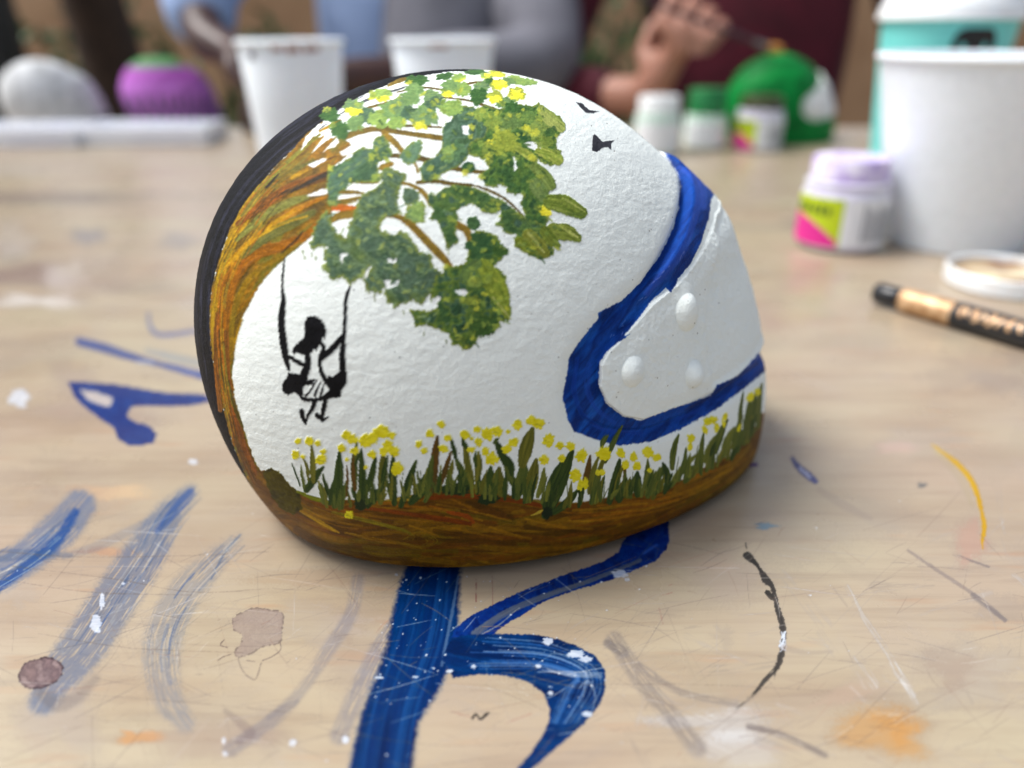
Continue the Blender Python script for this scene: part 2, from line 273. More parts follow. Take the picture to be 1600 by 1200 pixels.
    for p in ([(532, 396), (542, 395), (545, 398), (537, 402), (535, 411), (532, 405)], [(605, 403), (611, 404), (614, 408), (620, 403), (618, 411), (607, 410)], [(601, 439), (612, 437), (610, 445), (625, 436), (622, 445), (612, 450), (604, 451)],
              [(722, 197), (735, 195), (732, 206), (735, 212), (724, 210)], [(818, 224), (828, 221), (845, 222), (848, 232), (838, 236), (826, 231)], [(801, 243), (808, 248), (806, 256), (809, 262), (804, 268), (802, 262), (804, 255)], [(776, 203), (784, 199), (796, 204), (784, 206)],
              [(569, 426), (577, 420), (573, 436)], [(694, 192), (707, 184), (704, 190), (697, 192)], [(710, 454), (725, 452), (732, 458), (726, 462), (716, 460)], [(675, 470), (684, 462), (690, 466), (680, 476)], [(856, 348), (868, 346), (862, 354)]): hole(p)
    D = lambda x, y, a, b, c1, c2=None, **k: K.dab(x, y, a, b, c1, c2, LEAF, **k)
    # leaf dabs: top band
    for x, y, a, b, c, t in [(517, 181, 14, 11, 1, 0), (532, 203, 14, 14, 1, 0), (574, 181, 14, 12, 0, 0), (554, 167, 15, 12, 3, 1), (555, 192, 13, 12, 2, 0), (592, 187, 15, 13, 4, 0), (620, 190, 13, 13, 4, 0), (610, 172, 16, 12, 2, 0), (624, 165, 15, 12, 3, 0), (596, 149, 16, 9, 4, 1), (641, 154, 14, 11, 2, 0),
                             (652, 126, 17, 8, 1, 0), (649, 140, 14, 9, 2, 0), (642, 178, 13, 11, 0, 0), (657, 188, 14, 14, 3, 1), (667, 172, 14, 12, 2, 0), (675, 149, 13, 9, 3, 0), (681, 162, 16, 10, 0, 0), (694, 119, 13, 5, 1, 0), (717, 122, 10, 7, 4, 2), (705, 136, 16, 11, 2, 0), (724, 141, 12, 11, 4, 0), (700, 146, 9, 6, 4, 3), (670, 184, 14, 13, 3, 0), (705, 170, 17, 11, 4, 0),
                             (744, 113, 15, 4, 1, 0), (760, 119, 9, 5, 4, 2), (777, 116, 13, 5, 5, 3), (766, 129, 10, 6, 1, 0), (795, 127, 18, 6, 2, 0), (822, 128, 15, 6, 4, 0), (804, 121, 10, 3, 4, 0), (780, 133, 12, 8, 5, 3), (807, 147, 13, 10, 5, 2), (753, 136, 11, 9, 3, 0), (750, 149, 13, 10, 1, 0), (746, 156, 10, 8, 1, 0), (774, 151, 12, 9, 5, 3), (790, 160, 16, 8, 2, 0), (800, 168, 13, 8, 1, 0)]:
        c1, c2 = [((58, 92, 72), (78, 112, 84)), ((46, 88, 42), (62, 104, 50)), ((92, 130, 78), (112, 150, 88)), ((112, 148, 86), (90, 124, 90)), ((138, 172, 84), (112, 150, 78)), ((170, 184, 60), (140, 160, 60))][c]
        D(x, y, a * 1.06, b * 1.06, c1, c2, ang=rng.uniform(-.3, .3), tip=[None, (206, 208, 50), (190, 204, 60), YEL][t], rag=.26)
    for x, y, a, b in [(700, 147, 8, 5), (600, 155, 9, 4), (657, 194, 7, 4), (549, 172, 9, 4), (777, 117, 10, 4), (778, 131, 11, 6), (806, 148, 11, 7), (775, 155, 9, 6), (768, 225, 8, 7), (853, 329, 9, 9), (772, 192, 7, 4), (762, 118, 5, 3)]: D(x, y, a, b, YEL, (236, 232, 70), rag=.35, gl=.5)
    # highlights on the big masses
    for x, y, a, b, c1, c2 in [(750, 178, 12, 11, (140, 162, 68), (110, 142, 66)), (771, 185, 15, 13, (132, 156, 66), (102, 132, 58)), (785, 200, 16, 12, (110, 138, 58), (134, 154, 62)), (800, 190, 16, 14, (98, 130, 70), (80, 112, 60)), (790, 222, 22, 16, (124, 144, 50), (150, 164, 58)), (776, 232, 12, 10, (104, 128, 46), (142, 158, 56)),
                               (823, 184, 15, 10, (110, 142, 64), (84, 120, 60)), (835, 205, 16, 13, (116, 144, 66), (140, 160, 70)), (852, 190, 14, 12, (96, 126, 64), (130, 152, 70)), (822, 202, 7, 6, (196, 200, 56), (160, 176, 60)), (836, 208, 8, 6, (188, 194, 60), (150, 170, 64)), (849, 222, 16, 10, (100, 128, 50), (126, 148, 60)),
                               (710, 236, 15, 16, (86, 124, 84), (66, 104, 70)), (702, 245, 8, 12, (116, 152, 90), (90, 130, 80)), (700, 236, 10, 6, (128, 160, 84), None), (762, 234, 10, 12, (106, 130, 60), (124, 146, 58)), (764, 250, 6, 8, (120, 140, 60), None)]:
        D(x, y, a, b, c1, c2, rag=.3, alpha=.9)
    def leaf(pts, w, c1, c2, **k): K.stroke([(p[0], p[1], ww) for p, ww in zip(pts, w)], c1, c2, idn=LEAF, rag=1.3, hh=.09, br=.2, **k)
    leaf([(846, 172), (860, 186), (876, 200)], [14, 22, 16], (112, 136, 60), (158, 172, 92)); leaf([(840, 236), (858, 242), (872, 250)], [10, 20, 18], (106, 132, 44), (168, 180, 84)); leaf([(808, 232), (825, 242), (836, 250)], [8, 14, 10], (112, 134, 50), (160, 172, 76))
    leaf([(836, 262), (850, 276), (860, 290)], [16, 22, 18], (86, 112, 46), (122, 146, 74)); leaf([(838, 290), (846, 302), (850, 310)], [22, 22, 16], (92, 122, 66), (116, 140, 76))
    leaf([(862, 316), (882, 320), (908, 333)], [26, 30, 20], (84, 110, 36), (128, 148, 58)); leaf([(868, 326), (890, 334), (910, 336)], [5, 5, 3], (66, 92, 34), (140, 158, 70)); leaf([(880, 310), (896, 320), (914, 331)], [2.5, 2.5, 2], (170, 184, 96), (120, 140, 60))
    leaf([(866, 362), (886, 364), (902, 372)], [28, 26, 14], (88, 108, 34), (134, 152, 62)); leaf([(876, 352), (888, 362), (902, 370)], [4, 5, 3], (184, 196, 110), (120, 140, 50)); leaf([(852, 362), (862, 376), (872, 384)], [18, 18, 10], (84, 106, 34), (118, 136, 48))
    leaf([(826, 368), (840, 384), (852, 396)], [20, 26, 16], (96, 106, 32), (132, 144, 56)); leaf([(826, 364), (840, 380), (850, 394)], [5, 5, 3], (178, 188, 110), (120, 130, 50)); leaf([(812, 378), (822, 386), (832, 392)], [16, 18, 10], (122, 142, 42), (96, 112, 34))
    K.stroke([(818, 340), (834, 358), (846, 372)], (90, 120, 66), width=1.2, alpha=.7, hh=.12); leaf([(756, 415), (776, 450), (792, 490)], [22, 34, 14], (98, 124, 38), (140, 158, 52)); K.stroke([(770, 464), (788, 486), (798, 498)], (176, 186, 110), width=2, hh=.12)
    leaf([(746, 412), (728, 428), (742, 444)], [16, 16, 14], (100, 128, 58), (70, 100, 60)); D(752, 384, 22, 20, (44, 82, 48), (58, 94, 52)); D(782, 392, 12, 10, (56, 90, 40)); D(742, 440, 12, 9, (134, 158, 66), (104, 130, 56)); D(738, 470, 14, 8, (126, 146, 54), (96, 116, 44)); D(756, 508, 20, 18, (50, 82, 38), (66, 98, 44))
    for i in range(330):                                         # small light leaf dabs
        x, y = rng.uniform(485, 875), rng.uniform(120, 545)
        if K.sample_id(np.array(x), np.array(y)) != LEAF: continue
        up = y < 300; c = [(160, 176, 62), (136, 160, 66), (112, 142, 60), (184, 192, 58)] if up or x > 690 else [(122, 146, 84), (104, 130, 74), (138, 154, 72), (56, 84, 62)]
        K.dab(x, y, rng.uniform(2, 6.5), rng.uniform(2, 5.5), c[int(rng.integers(0, 4))], c[int(rng.integers(0, 4))], LEAF, ang=rng.uniform(-1, 1), rag=.35, alpha=.8, hh=.1)
    for i in range(330):                                         # short dabbed strokes that break the masses up
        x, y = rng.uniform(485, 870), rng.uniform(165, 545)
        if K.sample_id(np.array(x), np.array(y)) != LEAF: continue
        lo = y > 255 and x < 700; a = rng.uniform(-1.2, .4) if lo else rng.uniform(-.2, 1.2); L = rng.uniform(4, 12)
        cc = [(118, 148, 120), (70, 102, 96), (128, 150, 84), (64, 94, 62)] if lo else [(118, 146, 62), (44, 76, 44), (144, 160, 70), (84, 116, 56)]
        p = (x + math.cos(a) * L, y + math.sin(a) * L)
        K.stroke([(x, y, rng.uniform(2, 6)), (p[0], p[1], rng.uniform(1, 3))], cc[int(rng.integers(0, 4))], cc[int(rng.integers(0, 4))], idn=LEAF, rag=1, alpha=.75, hh=.11, gl=.4, soft=1.5)
    for i in range(60):                                          # dragged bristle ends along the lower edges
        x, y = rng.uniform(490, 760), rng.uniform(380, 545)
        if K.sample_id(np.array(x), np.array(y)) == LEAF and K.sample_id(np.array(x), np.array(y + 6)) == SHELL:
            K.stroke([(x, y - 4, 4), (x + rng.uniform(-2, 3), y + rng.uniform(2, 11), .8)], (104, 118, 44), (80, 98, 44), idn=LEAF, rag=.6)
    for x, y in [(473, 393), (476, 400), (493, 402), (487, 396), (697, 532), (662, 519), (630, 485), (585, 466)]: K.stroke([(x, y, 2.5), (x + 1, y + 6, 1.2)], (92, 108, 50), idn=LEAF)
    # --- blue band round the visor opening
    OUT = [(1030, 215), (1040, 245), (1057, 270), (1063, 292), (1060, 325), (1052, 355), (1037, 387), (1028, 404), (1000, 442), (972, 470), (935, 488), (934, 498), (910, 527), (890, 557), (879, 620), (887, 655), (897, 674), (940, 690), (970, 696), (1015, 690), (1060, 672), (1115, 642), (1152, 615), (1190, 585), (1215, 566)]
    IN = [(1215, 524), (1185, 552), (1152, 588), (1120, 602), (1110, 618), (1057, 636), (1002, 657), (972, 650), (947, 630), (936, 605), (936, 567), (950, 547), (985, 522), (975, 524), (1000, 495), (1020, 467), (1040, 450), (1049, 457), (1060, 435), (1080, 410), (1095, 380), (1107, 342), (1111, 312), (1118, 300), (1120, 250), (1080, 215)]
    K.poly(OUT + IN, [(6, 50, 126), (12, 66, 150), (4, 40, 106), (20, 78, 162)], BLUE, rag=1.3, gl=0.45, hh=0.05, scale=.06, ang=-.9, aniso=5)
    for pts in ([(1062, 262, 6), (1085, 280, 10), (1092, 310, 12), (1082, 350, 12), (1066, 392, 12), (1040, 425, 12), (1010, 458, 10)], [(1075, 262, 5), (1098, 292, 10), (1100, 325, 8)]): K.stroke(pts, (48, 78, 176), (64, 92, 188), idn=BLUE, rag=1, alpha=.55, soft=4)  # lit ledge of the band, put into the colour as lighter blue
    for pts in ([(902, 560, 6), (897, 610, 8), (910, 648, 8), (950, 672, 8), (1000, 676, 8)], [(920, 570, 9), (918, 610, 9), (934, 640, 8), (960, 660, 6)], [(1060, 654, 5), (1110, 632, 5), (1160, 600, 4)]): K.stroke(pts, (30, 84, 184), (16, 50, 136), idn=BLUE, rag=1, alpha=.6, soft=2, dry=.5)
    K.stroke([(1070, 640, 3), (1120, 612, 5), (1185, 566, 5)], (40, 46, 84), (30, 40, 90), idn=BLUE, alpha=.5, soft=3)  # shade under the visor's overhang, painted into the blue
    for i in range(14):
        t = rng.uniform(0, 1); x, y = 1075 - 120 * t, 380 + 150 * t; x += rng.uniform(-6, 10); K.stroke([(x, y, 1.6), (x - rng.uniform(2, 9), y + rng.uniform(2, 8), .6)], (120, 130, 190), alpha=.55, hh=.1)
    # --- ground
    GT = [(405, 735), (430, 737), (447, 752), (465, 770), (515, 785), (530, 780), (592, 782), (645, 782), (675, 768), (705, 759), (737, 762), (775, 767), (842, 785), (900, 785), (950, 782), (982, 772), (1035, 760), (1075, 750), (1100, 730), (1146, 708), (1170, 678), (1184, 660), (1190, 645), (1215, 640)]
    K.poly(GT + [(1215, 912), (288, 912), (385, 760), (396, 768)], [(100, 66, 18), (120, 82, 24), (86, 58, 18), (134, 98, 32)], GROUND, rag=1.2, gl=.65, hh=.05, ang=.02, aniso=9, scale=.07)
    G = lambda pts, a, b, **k: K.stroke(pts, a, b, idn=GROUND, rag=.8, hh=.07, gl=.7, **k)
    for i in range(230):                                         # long sweeping strokes that follow the rim
        t = rng.uniform(0, 1); x = 400 + 760 * rng.random(); L = rng.uniform(40, 150); lane = rng.random()
        def gy(x, l):
            top = np.interp(x, [400, 470, 520, 700, 900, 1035, 1146, 1190], [735, 775, 788, 764, 788, 762, 710, 650]); bot = np.interp(x, [380, 417, 450, 505, 600, 700, 800, 900, 1000, 1100, 1170, 1200], [745, 797, 826, 864, 892, 895, 893, 873, 842, 795, 740, 690])
            return top + (bot - top) * l
        l2 = np.clip(lane + rng.uniform(-.2, .2), 0.03, 1); pts = [(x + L * k / 3, gy(x + L * k / 3, lane + (l2 - lane) * k / 3), rng.uniform(3, 11)) for k in range(4) if x + L * k / 3 < 1195]
        if len(pts) < 3: continue
        c = [(150, 112, 40), (98, 64, 18), (150, 108, 26), (112, 94, 30), (82, 56, 20), (130, 76, 26), (112, 70, 28)][int(rng.integers(0, 7))]
        G(pts, c, tuple(int(v * .82) for v in c), alpha=.65, soft=2.5, br=.7)
    for i in range(46):                                          # lighter golden sweeps in the upper half
        x = rng.uniform(450, 1080); L = rng.uniform(40, 120); lane = rng.uniform(.03, .45); pts = [(x + L * k / 3, gy(x + L * k / 3, lane + .05 * k), rng.uniform(2, 4.5)) for k in range(4)]
        G(pts, [(186, 140, 50), (166, 116, 34), (176, 104, 34)][i % 3], (130, 90, 30), alpha=.6, soft=1.5)
    G([(520, 800, 4), (570, 812, 6), (630, 828, 5), (645, 836, 2)], (140, 128, 50), (110, 96, 30)); G([(470, 798, 3), (500, 815, 5), (530, 832, 3)], (196, 160, 60), (150, 110, 30)); G([(540, 832, 3), (600, 845, 5), (640, 850, 3)], (160, 124, 40), (120, 84, 24))
    G([(560, 792, 5), (620, 800, 6), (700, 812, 8), (735, 818, 6)], (132, 66, 26), (108, 54, 22)); G([(670, 778, 6), (720, 774, 8), (790, 780, 7), (850, 790, 6)], (128, 60, 22), (106, 56, 20)); G([(700, 800, 5), (730, 806, 7), (740, 816, 5)], (150, 74, 34), None)
    for r in (5, 10, 15, 20): K.stroke([(650 - r, 843), (650 + r * .3, 838 - r * .4), (664 + r, 845), (655, 850 + r * .35), (640 - r, 848)], (150, 122, 44), (100, 74, 24), width=1.6, idn=GROUND, hh=.09, gl=.7, alpha=.7)
    K.poly([(410, 738), (424, 731), (440, 740), (452, 757), (470, 770), (473, 795), (458, 804), (440, 796), (425, 776)], [(70, 64, 34), (84, 78, 40), (56, 52, 36)], GROUND, rag=2, hh=.08); K.stroke([(465, 768, 4), (490, 778, 6), (516, 785, 4)], (128, 140, 50), (110, 120, 44), idn=GROUND)
    K.stroke([(700, 905), (760, 903), (800, 901)], (200, 190, 180), width=2, idn=SHELL, alpha=.0); K.poly([(545, 878), (565, 879), (602, 886), (604, 896), (560, 892)], [(226, 214, 210)], SHELL, hh=0, gl=0); K.stroke([(830, 805, 1), (842, 800, 4), (850, 796, 3)], (190, 170, 120), idn=GROUND, gl=.9)
    # --- grass
    dark, mid, oli, lit, brn = ((42, 60, 28), (66, 84, 34)), ((66, 82, 34), (100, 108, 44)), ((86, 88, 30), (122, 120, 44)), ((124, 128, 48), (92, 100, 44)), ((104, 72, 24), (84, 66, 28))
    B = [(477, 767, 470, 727, 4, mid), (469, 759, 456, 724, 2, dark), (480, 766, 505, 730, 9, dark), (490, 752, 487, 697, 7, oli), (482, 750, 474, 717, 4, oli), (510, 787, 502, 755, 5, dark), (522, 785, 505, 740, 5, dark), (528, 785, 531, 707, 11, dark), (542, 775, 542, 727, 3, brn), (555, 762, 558, 692, 8, mid), (549, 740, 566, 700, 3, dark), (562, 790, 550, 762, 6, dark), (567, 792, 565, 705, 9, dark), (555, 765, 553, 712, 5, brn),
         (572, 770, 587, 715, 8, dark), (597, 780, 600, 702, 10, oli), (597, 760, 606, 712, 6, dark), (575, 792, 600, 760, 8, dark), (617, 787, 615, 710, 9, dark), (627, 790, 650, 720, 9, dark), (642, 785, 675, 758, 10, dark), (650, 770, 672, 730, 7, dark), (665, 782, 680, 740, 7, mid), (677, 765, 684, 682, 10, brn), (672, 760, 676, 712, 7, mid), (690, 755, 705, 705, 6, brn), (700, 750, 708, 720, 6, oli), (732, 760, 712, 715, 8, mid), (712, 716, 705, 685, 5, dark), (739, 760, 725, 690, 8, oli), (731, 700, 723, 684, 6, dark), (745, 750, 748, 706, 8, oli), (744, 730, 744, 705, 4, dark),
         (762, 770, 767, 730, 11, dark), (784, 770, 780, 732, 14, oli), (805, 760, 790, 722, 9, mid), (790, 724, 774, 688, 9, dark), (772, 692, 780, 684, 4, mid), (800, 740, 790, 712, 8, dark), (808, 775, 818, 720, 14, mid), (816, 725, 832, 670, 15, oli), (826, 777, 838, 718, 13, oli), (840, 775, 850, 732, 7, lit), (852, 805, 866, 760, 13, dark), (862, 790, 894, 705, 15, dark), (854, 772, 877, 722, 8, dark), (866, 800, 902, 766, 9, dark), (855, 792, 856, 770, 16, dark),
         (912, 760, 922, 712, 7, brn), (908, 782, 905, 762, 4, dark), (924, 785, 942, 720, 8, mid), (920, 770, 936, 712, 6, oli), (945, 722, 972, 665, 6, mid), (940, 697, 950, 680, 6, mid), (952, 784, 968, 718, 10, dark), (960, 770, 974, 722, 5, oli), (967, 782, 985, 750, 9, dark), (996, 772, 996, 738, 11, dark), (975, 744, 972, 726, 4, brn), (1006, 762, 1012, 718, 6, mid), (1020, 778, 1026, 748, 7, oli), (1026, 752, 1039, 728, 8, mid), (1042, 757, 1036, 724, 9, dark), (1050, 732, 1060, 679, 7, mid), (1048, 758, 1087, 711, 8, lit), (1070, 752, 1082, 728, 8, mid), (1095, 740, 1099, 676, 6, mid), (1088, 735, 1092, 705, 6, mid),
         (1102, 720, 1122, 678, 9, lit), (1118, 706, 1136, 656, 8, mid), (1130, 712, 1147, 668, 9, lit), (1145, 700, 1156, 655, 7, mid), (1156, 694, 1161, 612, 5, mid), (1162, 692, 1171, 625, 8, mid), (1173, 680, 1180, 615, 8, mid), (1184, 666, 1190, 600, 7, mid), (1168, 690, 1176, 650, 6, lit), (1152, 705, 1160, 672, 7, mid), (1012, 775, 1020, 735, 8, mid), (935, 745, 948, 705, 5, oli), (985, 776, 992, 745, 6, mid), (1060, 750, 1072, 700, 5, mid), (1110, 728, 1118, 690, 6, dark), (1038, 770, 1050, 740, 6, dark)]
    for x0, y0, x1, y1, wd, cc in B:
        b = rng.uniform(-2.5, 2.5); dx, dy = x1 - x0, y1 - y0; L = math.hypot(dx, dy) + .1; nx, ny = -dy / L * b, dx / L * b
        K.stroke([(x0, y0, wd * .9), (x0 + dx * .35 + nx, y0 + dy * .35 + ny, wd * 1.4), (x0 + dx * .7 + nx, y0 + dy * .7 + ny, wd * 1.2), (x1, y1, max(1.5, wd * .45))], cc[0], cc[1], idn=GRASS, rag=.7, hh=.1, gl=.45, br=.25)
    K.dab(712, 764, 25, 9, (36, 52, 26), (48, 64, 30), GRASS); K.dab(762, 778, 16, 9, (36, 52, 26), None, GRASS); K.dab(565, 788, 12, 8, (36, 50, 26), None, GRASS); K.dab(855, 800, 8, 10, (32, 44, 26), None, GRASS)
    for i in range(120):                                           # shorter tufts at the foot
        x = rng.uniform(500, 1180); y = gy(x, 0.0) + rng.uniform(-2, 8); hgt = rng.uniform(14, 42); ln = rng.uniform(-6, 12) + (x - 800) * .012; cc = [dark, mid, oli, lit, mid][int(rng.integers(0, 5))]
        K.stroke([(x, y, 5), (x + ln * .4, y - hgt * .5, rng.uniform(4, 8)), (x + ln, y - hgt, 1.6)], cc[0], cc[1], idn=GRASS, rag=.7, hh=.1, gl=.45, br=.25)
    for i in range(40):
        x = rng.uniform(480, 1180); y = gy(x, 0.0) - rng.uniform(-4, 12)
        K.stroke([(x, y, 2), (x + rng.uniform(-3, 8), y - rng.uniform(14, 40), 1)], (92, 98, 44), (60, 70, 34), idn=GRASS, alpha=.8, hh=.08, rag=.4)
    # --- flowers, each a dab of its own
    n = FLOWER0
    F_ = []
    for x, y, r in [(345, 275, 22), (415, 275, 28), (470, 290, 20), (330, 362, 25), (375, 375, 14), (490, 392, 36), (505, 340, 20), (650, 240, 30), (690, 265, 35), (620, 320, 24), (700, 335, 28), (770, 275, 38), (812, 260, 35), (868, 220, 48), (932, 240, 24), (905, 300, 34), (945, 335, 36), (880, 340, 28), (808, 357, 28), (965, 447, 36), (650, 390, 13), (770, 440, 13), (1240, 172, 26), (1168, 228, 29), (1100, 296, 22), (1133, 336, 22), (1280, 256, 22), (1255, 322, 31), (1390, 232, 31), (1463, 202, 24), (1430, 261, 12), (1473, 281, 26), (1427, 330, 26), (1515, 341, 25), (1528, 233, 37), (1588, 214, 32), (1557, 386, 37), (664, 735, 26)]:
        F_.append((380 + x / 4, 620 + y / 4, r / 4, r / 4 * rng.uniform(.8, 1.15)))
    for x, y, a, b in [(376, 216, 14, 14), (370, 325, 34, 26), (412, 283, 34, 26), (436, 175, 32, 32), (518, 147, 32, 30), (570, 167, 36, 32), (630, 270, 38, 40), (698, 304, 25, 24), (765, 306, 32, 30), (600, 390, 31, 30), (710, 384, 23, 22), (835, 367, 36, 42), (798, 492, 34, 40), (860, 540, 16, 36), (828, 550, 20, 34), (975, 352, 48, 42), (940, 472, 20, 20), (965, 470, 18, 20), (1080, 350, 26, 34), (1110, 425, 24, 32), (1160, 370, 24, 30), (1178, 428, 26, 32), (1250, 345, 36, 36), (1305, 378, 26, 22), (1260, 456, 17, 15), (1517, 255, 24, 26), (1512, 310, 15, 30)]:
        F_.append((700 + x / 4, 620 + y / 4, a / 4, b / 4))
    F_ += [(1105, 658, 6, 7), (1113, 656, 8, 6), (1119, 668, 4, 7), (1101, 671, 4, 8), (1132, 651, 4, 7), (1130, 662, 3, 5), (1172, 619, 5, 8), (1183, 612, 4, 6), (1154, 668, 3, 7)]
    for x, y, a, b in F_:
        K.dab(x, y, a, b, (220, 208, 20), (240, 230, 56), n, rag=.24, hh=.16, gl=.45, ang=rng.uniform(-.4, .4)); n += 1
    for i in range(30):                                           # touches of olive brushed over the petals
        x, y, a, b = F_[int(rng.integers(0, len(F_)))]; idn = int(K.sample_id(np.array(x), np.array(y)))
        K.stroke([(x - a * .6, y, 1.2), (x + a * .5, y + b * .4, .8)], (164, 158, 50), idn=idn, alpha=.6, hh=.17)
    # --- girl on a swing, in black
    S_ = lambda pts, **k: K.stroke(pts, (10, 10, 12), (22, 22, 25), idn=GIRL, rag=k.pop('rag', .6), gl=.7, hh=.06, soft=.6, **k)
    T = lambda L_: [(420 + p[0] / 6, 470 + p[1] / 6) + tuple(v / 6 for v in p[2:]) for p in L_]
    P_ = lambda L_, **k: K.poly(T(L_), [(10, 10, 12), (20, 20, 23)], GIRL, rag=k.pop('rag', .9), gl=.6, hh=.07, soft=.6, rf=.5, **k)
    S_([(446, 403, 1.5), (443, 420, 4), (441, 450, 4), (443, 467, 8), (440, 500, 11), (443, 535, 12), (447, 560, 10), (452, 578, 5)]); S_([(547, 449, 4), (541, 466, 6), (539, 500, 6), (537, 527, 7), (535, 555, 10), (536, 585, 10), (534, 600, 10)]); S_([(549, 454, 1), (554, 452, 1.5)])
    P_([(362, 150), (420, 140), (460, 155), (500, 185), (530, 230), (541, 290), (530, 340), (520, 362), (512, 335), (495, 390), (475, 420), (455, 440), (450, 480), (432, 445), (400, 488), (340, 470), (325, 360), (335, 290), (332, 220), (345, 190)], rag=1.2)
    P_([(325, 355), (280, 385), (235, 430), (215, 480), (235, 505), (262, 482), (300, 500), (345, 520), (400, 488), (440, 430)]); S_(T([(360, 480, 50), (372, 560, 60), (360, 620, 70), (330, 700, 80)])); S_(T([(195, 520, 30), (250, 560, 40), (320, 595, 44), (370, 610, 40)])); S_(T([(490, 395, 34), (515, 440, 40), (490, 520, 44), (480, 600, 36), (500, 680, 42), (550, 760, 50), (590, 810, 50)])); S_(T([(500, 530, 60), (560, 480, 60), (620, 420, 60), (680, 345, 50)]))
    P_([(180, 675), (370, 690), (362, 745), (445, 728), (405, 790), (330, 795), (325, 880), (285, 895), (240, 855), (180, 885), (130, 850), (122, 798), (146, 740), (168, 730)]); S_(T([(305, 900, 34), (340, 925, 40), (450, 925, 34), (540, 900, 60), (620, 840, 90), (690, 760, 80), (705, 680, 50)])); P_([(550, 700), (600, 708), (665, 665), (725, 640), (728, 720), (695, 800), (672, 905), (570, 915), (540, 890), (600, 830)])
    for p in ([(455, 735, 12), (400, 830, 20), (350, 890, 26)], [(490, 755, 10), (455, 830, 22), (430, 890, 26)], [(520, 770, 10), (500, 850, 20), (480, 910, 26)]): S_(T(p), rag=.5)
    S_(T([(430, 945, 46), (410, 1010, 40), (365, 1080, 26), (348, 1160, 12)])); S_(T([(310, 1035, 48), (318, 1090, 44), (345, 1150, 18)])); S_(T([(530, 945, 44), (510, 1030, 44), (498, 1120, 30)])); S_(T([(450, 1070, 44), (505, 1120, 34)])); S_(T([(520, 1110, 24), (565, 1085, 10)]))
    # --- two birds
    K.poly([(900, 160), (910, 162), (916, 168), (921, 172), (936, 174), (927, 177), (915, 176), (907, 168)], [(44, 44, 50), (60, 60, 66)], BIRD1, rag=.6, hh=.05, rf=.6); K.poly([(929, 209), (935, 215), (941, 221), (950, 220), (960, 219), (955, 225), (955, 235), (950, 230), (942, 231), (932, 238), (925, 235), (926, 212)], [(44, 44, 50), (64, 64, 70)], BIRD2, rag=.8, hh=.05, rf=.6)
    g = K.col.mean(-1, keepdims=True); n1 = (vn(K.X * .55 + K.Y * .3, K.Y * .5 - K.X * .25, 41) * .6 + vn(K.X * .18, K.Y * .18, 44) * .5)[..., None]
    K.col = np.where((K.id == LEAF)[..., None], (K.col * .9 + g * .1) * np.array([1.1, 1.06, 1.0]) * (1 + .13 * n1), K.col)
    K.col = np.where((K.id == TRUNK)[..., None], K.col * np.array([.96, .95, .66]) * (1 + .20 * n1 + .16 * vn(K.X * 1.1, K.Y * 1.1, 66)[..., None]), K.col)
    K.col = np.where((K.id == GROUND)[..., None], K.col * np.array([1.0, .97, .44]) * (1 + .12 * n1), K.col)
    K.h = K.h + np.where(K.id == LEAF, .03 * n1[..., 0], 0)
    return K, n, OUT, IN

# ------------------------------------------------------------------ the helmet's form
Q =  [0.014607, 0.192752, 0.400301, 0.071961, 0.050662, 0.065231, -0.094002, -0.160997, 0.143596, -0.122868, 0.020598, 0.019243, 0.012669, -0.277016, -0.108179, 0.069824, -0.041242, 0.00768, -0.009157, 0.144549, -0.020504, 0.034491, -0.055321, -0.003274, 0.012487, -0.01728, 0.014448, -0.003464, -0.024204, 0.050952, 0.010684, -0.005194, -0.003517, -0.022165]
CX, CY, PSI = Q[0], Q[1], Q[2]; AX = Q[3:6]; CO = Q[6:]; CZ = 0.042
IK = [(i, k) for i in range(7) for k in range(7 - i)]
def rfun(n):
    r0 = 1 / np.sqrt((n[..., 0] / AX[0]) ** 2 + (n[..., 1] / AX[1]) ** 2 + (n[..., 2] / AX[2]) ** 2); m = 1.0
    for (i, k), a in zip(IK, CO): m = m + a * n[..., 0] ** i * n[..., 2] ** k
    return r0 * m
def to_world(l):
    c, s = math.cos(PSI), math.sin(PSI)
    return np.stack([l[..., 0] * c - l[..., 1] * s + CX, l[..., 0] * s + l[..., 1] * c + CY, l[..., 2] + CZ], -1)
def to_local(p):
    c, s = math.cos(PSI), math.sin(PSI); d = p - np.array([CX, CY, CZ])
    return np.stack([d[..., 0] * c + d[..., 1] * s, -d[..., 0] * s + d[..., 1] * c, d[..., 2]], -1)
def hit(pts):
    d = ray(np.array([p[0] for p in pts]), np.array([p[1] for p in pts])); T = np.linspace(.09, .30, 1200)
    l = to_local(np.array([0, 0, CAM_H]) + d[:, None, :] * T[None, :, None]); rr = np.linalg.norm(l, axis=-1)
    g = rr - rfun(l / rr[..., None]); out = []
    for i in range(len(pts)):
        k = np.argmax(g[i] < 0) if (g[i] < 0).any() else g[i].argmin()
        out.append(l[i, k])
    return np.array(out)
RM = 0.062
def chart(l):
    r = np.linalg.norm(l, axis=-1); b = np.arcsin(np.clip(l[..., 2] / r, -1, 1)); a = np.arctan2(l[..., 1], l[..., 0])
    return np.stack([a * np.cos(b) * RM, b * RM], -1)
def sdist(P, pts):
    ins = np.zeros(len(P), bool); d = np.full(len(P), 1e9); n = len(pts)
    for i in range(n):
        a = pts[i]; b = pts[(i + 1) % n]; ab = b - a
        if a[1] != b[1]: ins ^= ((a[1] > P[:, 1]) != (b[1] > P[:, 1])) & (P[:, 0] < ab[0] * (P[:, 1] - a[1]) / ab[1] + a[0])
        t = np.clip(((P - a) @ ab) / (ab @ ab + 1e-12), 0, 1); d = np.minimum(d, np.hypot(*(P - a - t[:, None] * ab).T))
    return np.where(ins, d, -d)
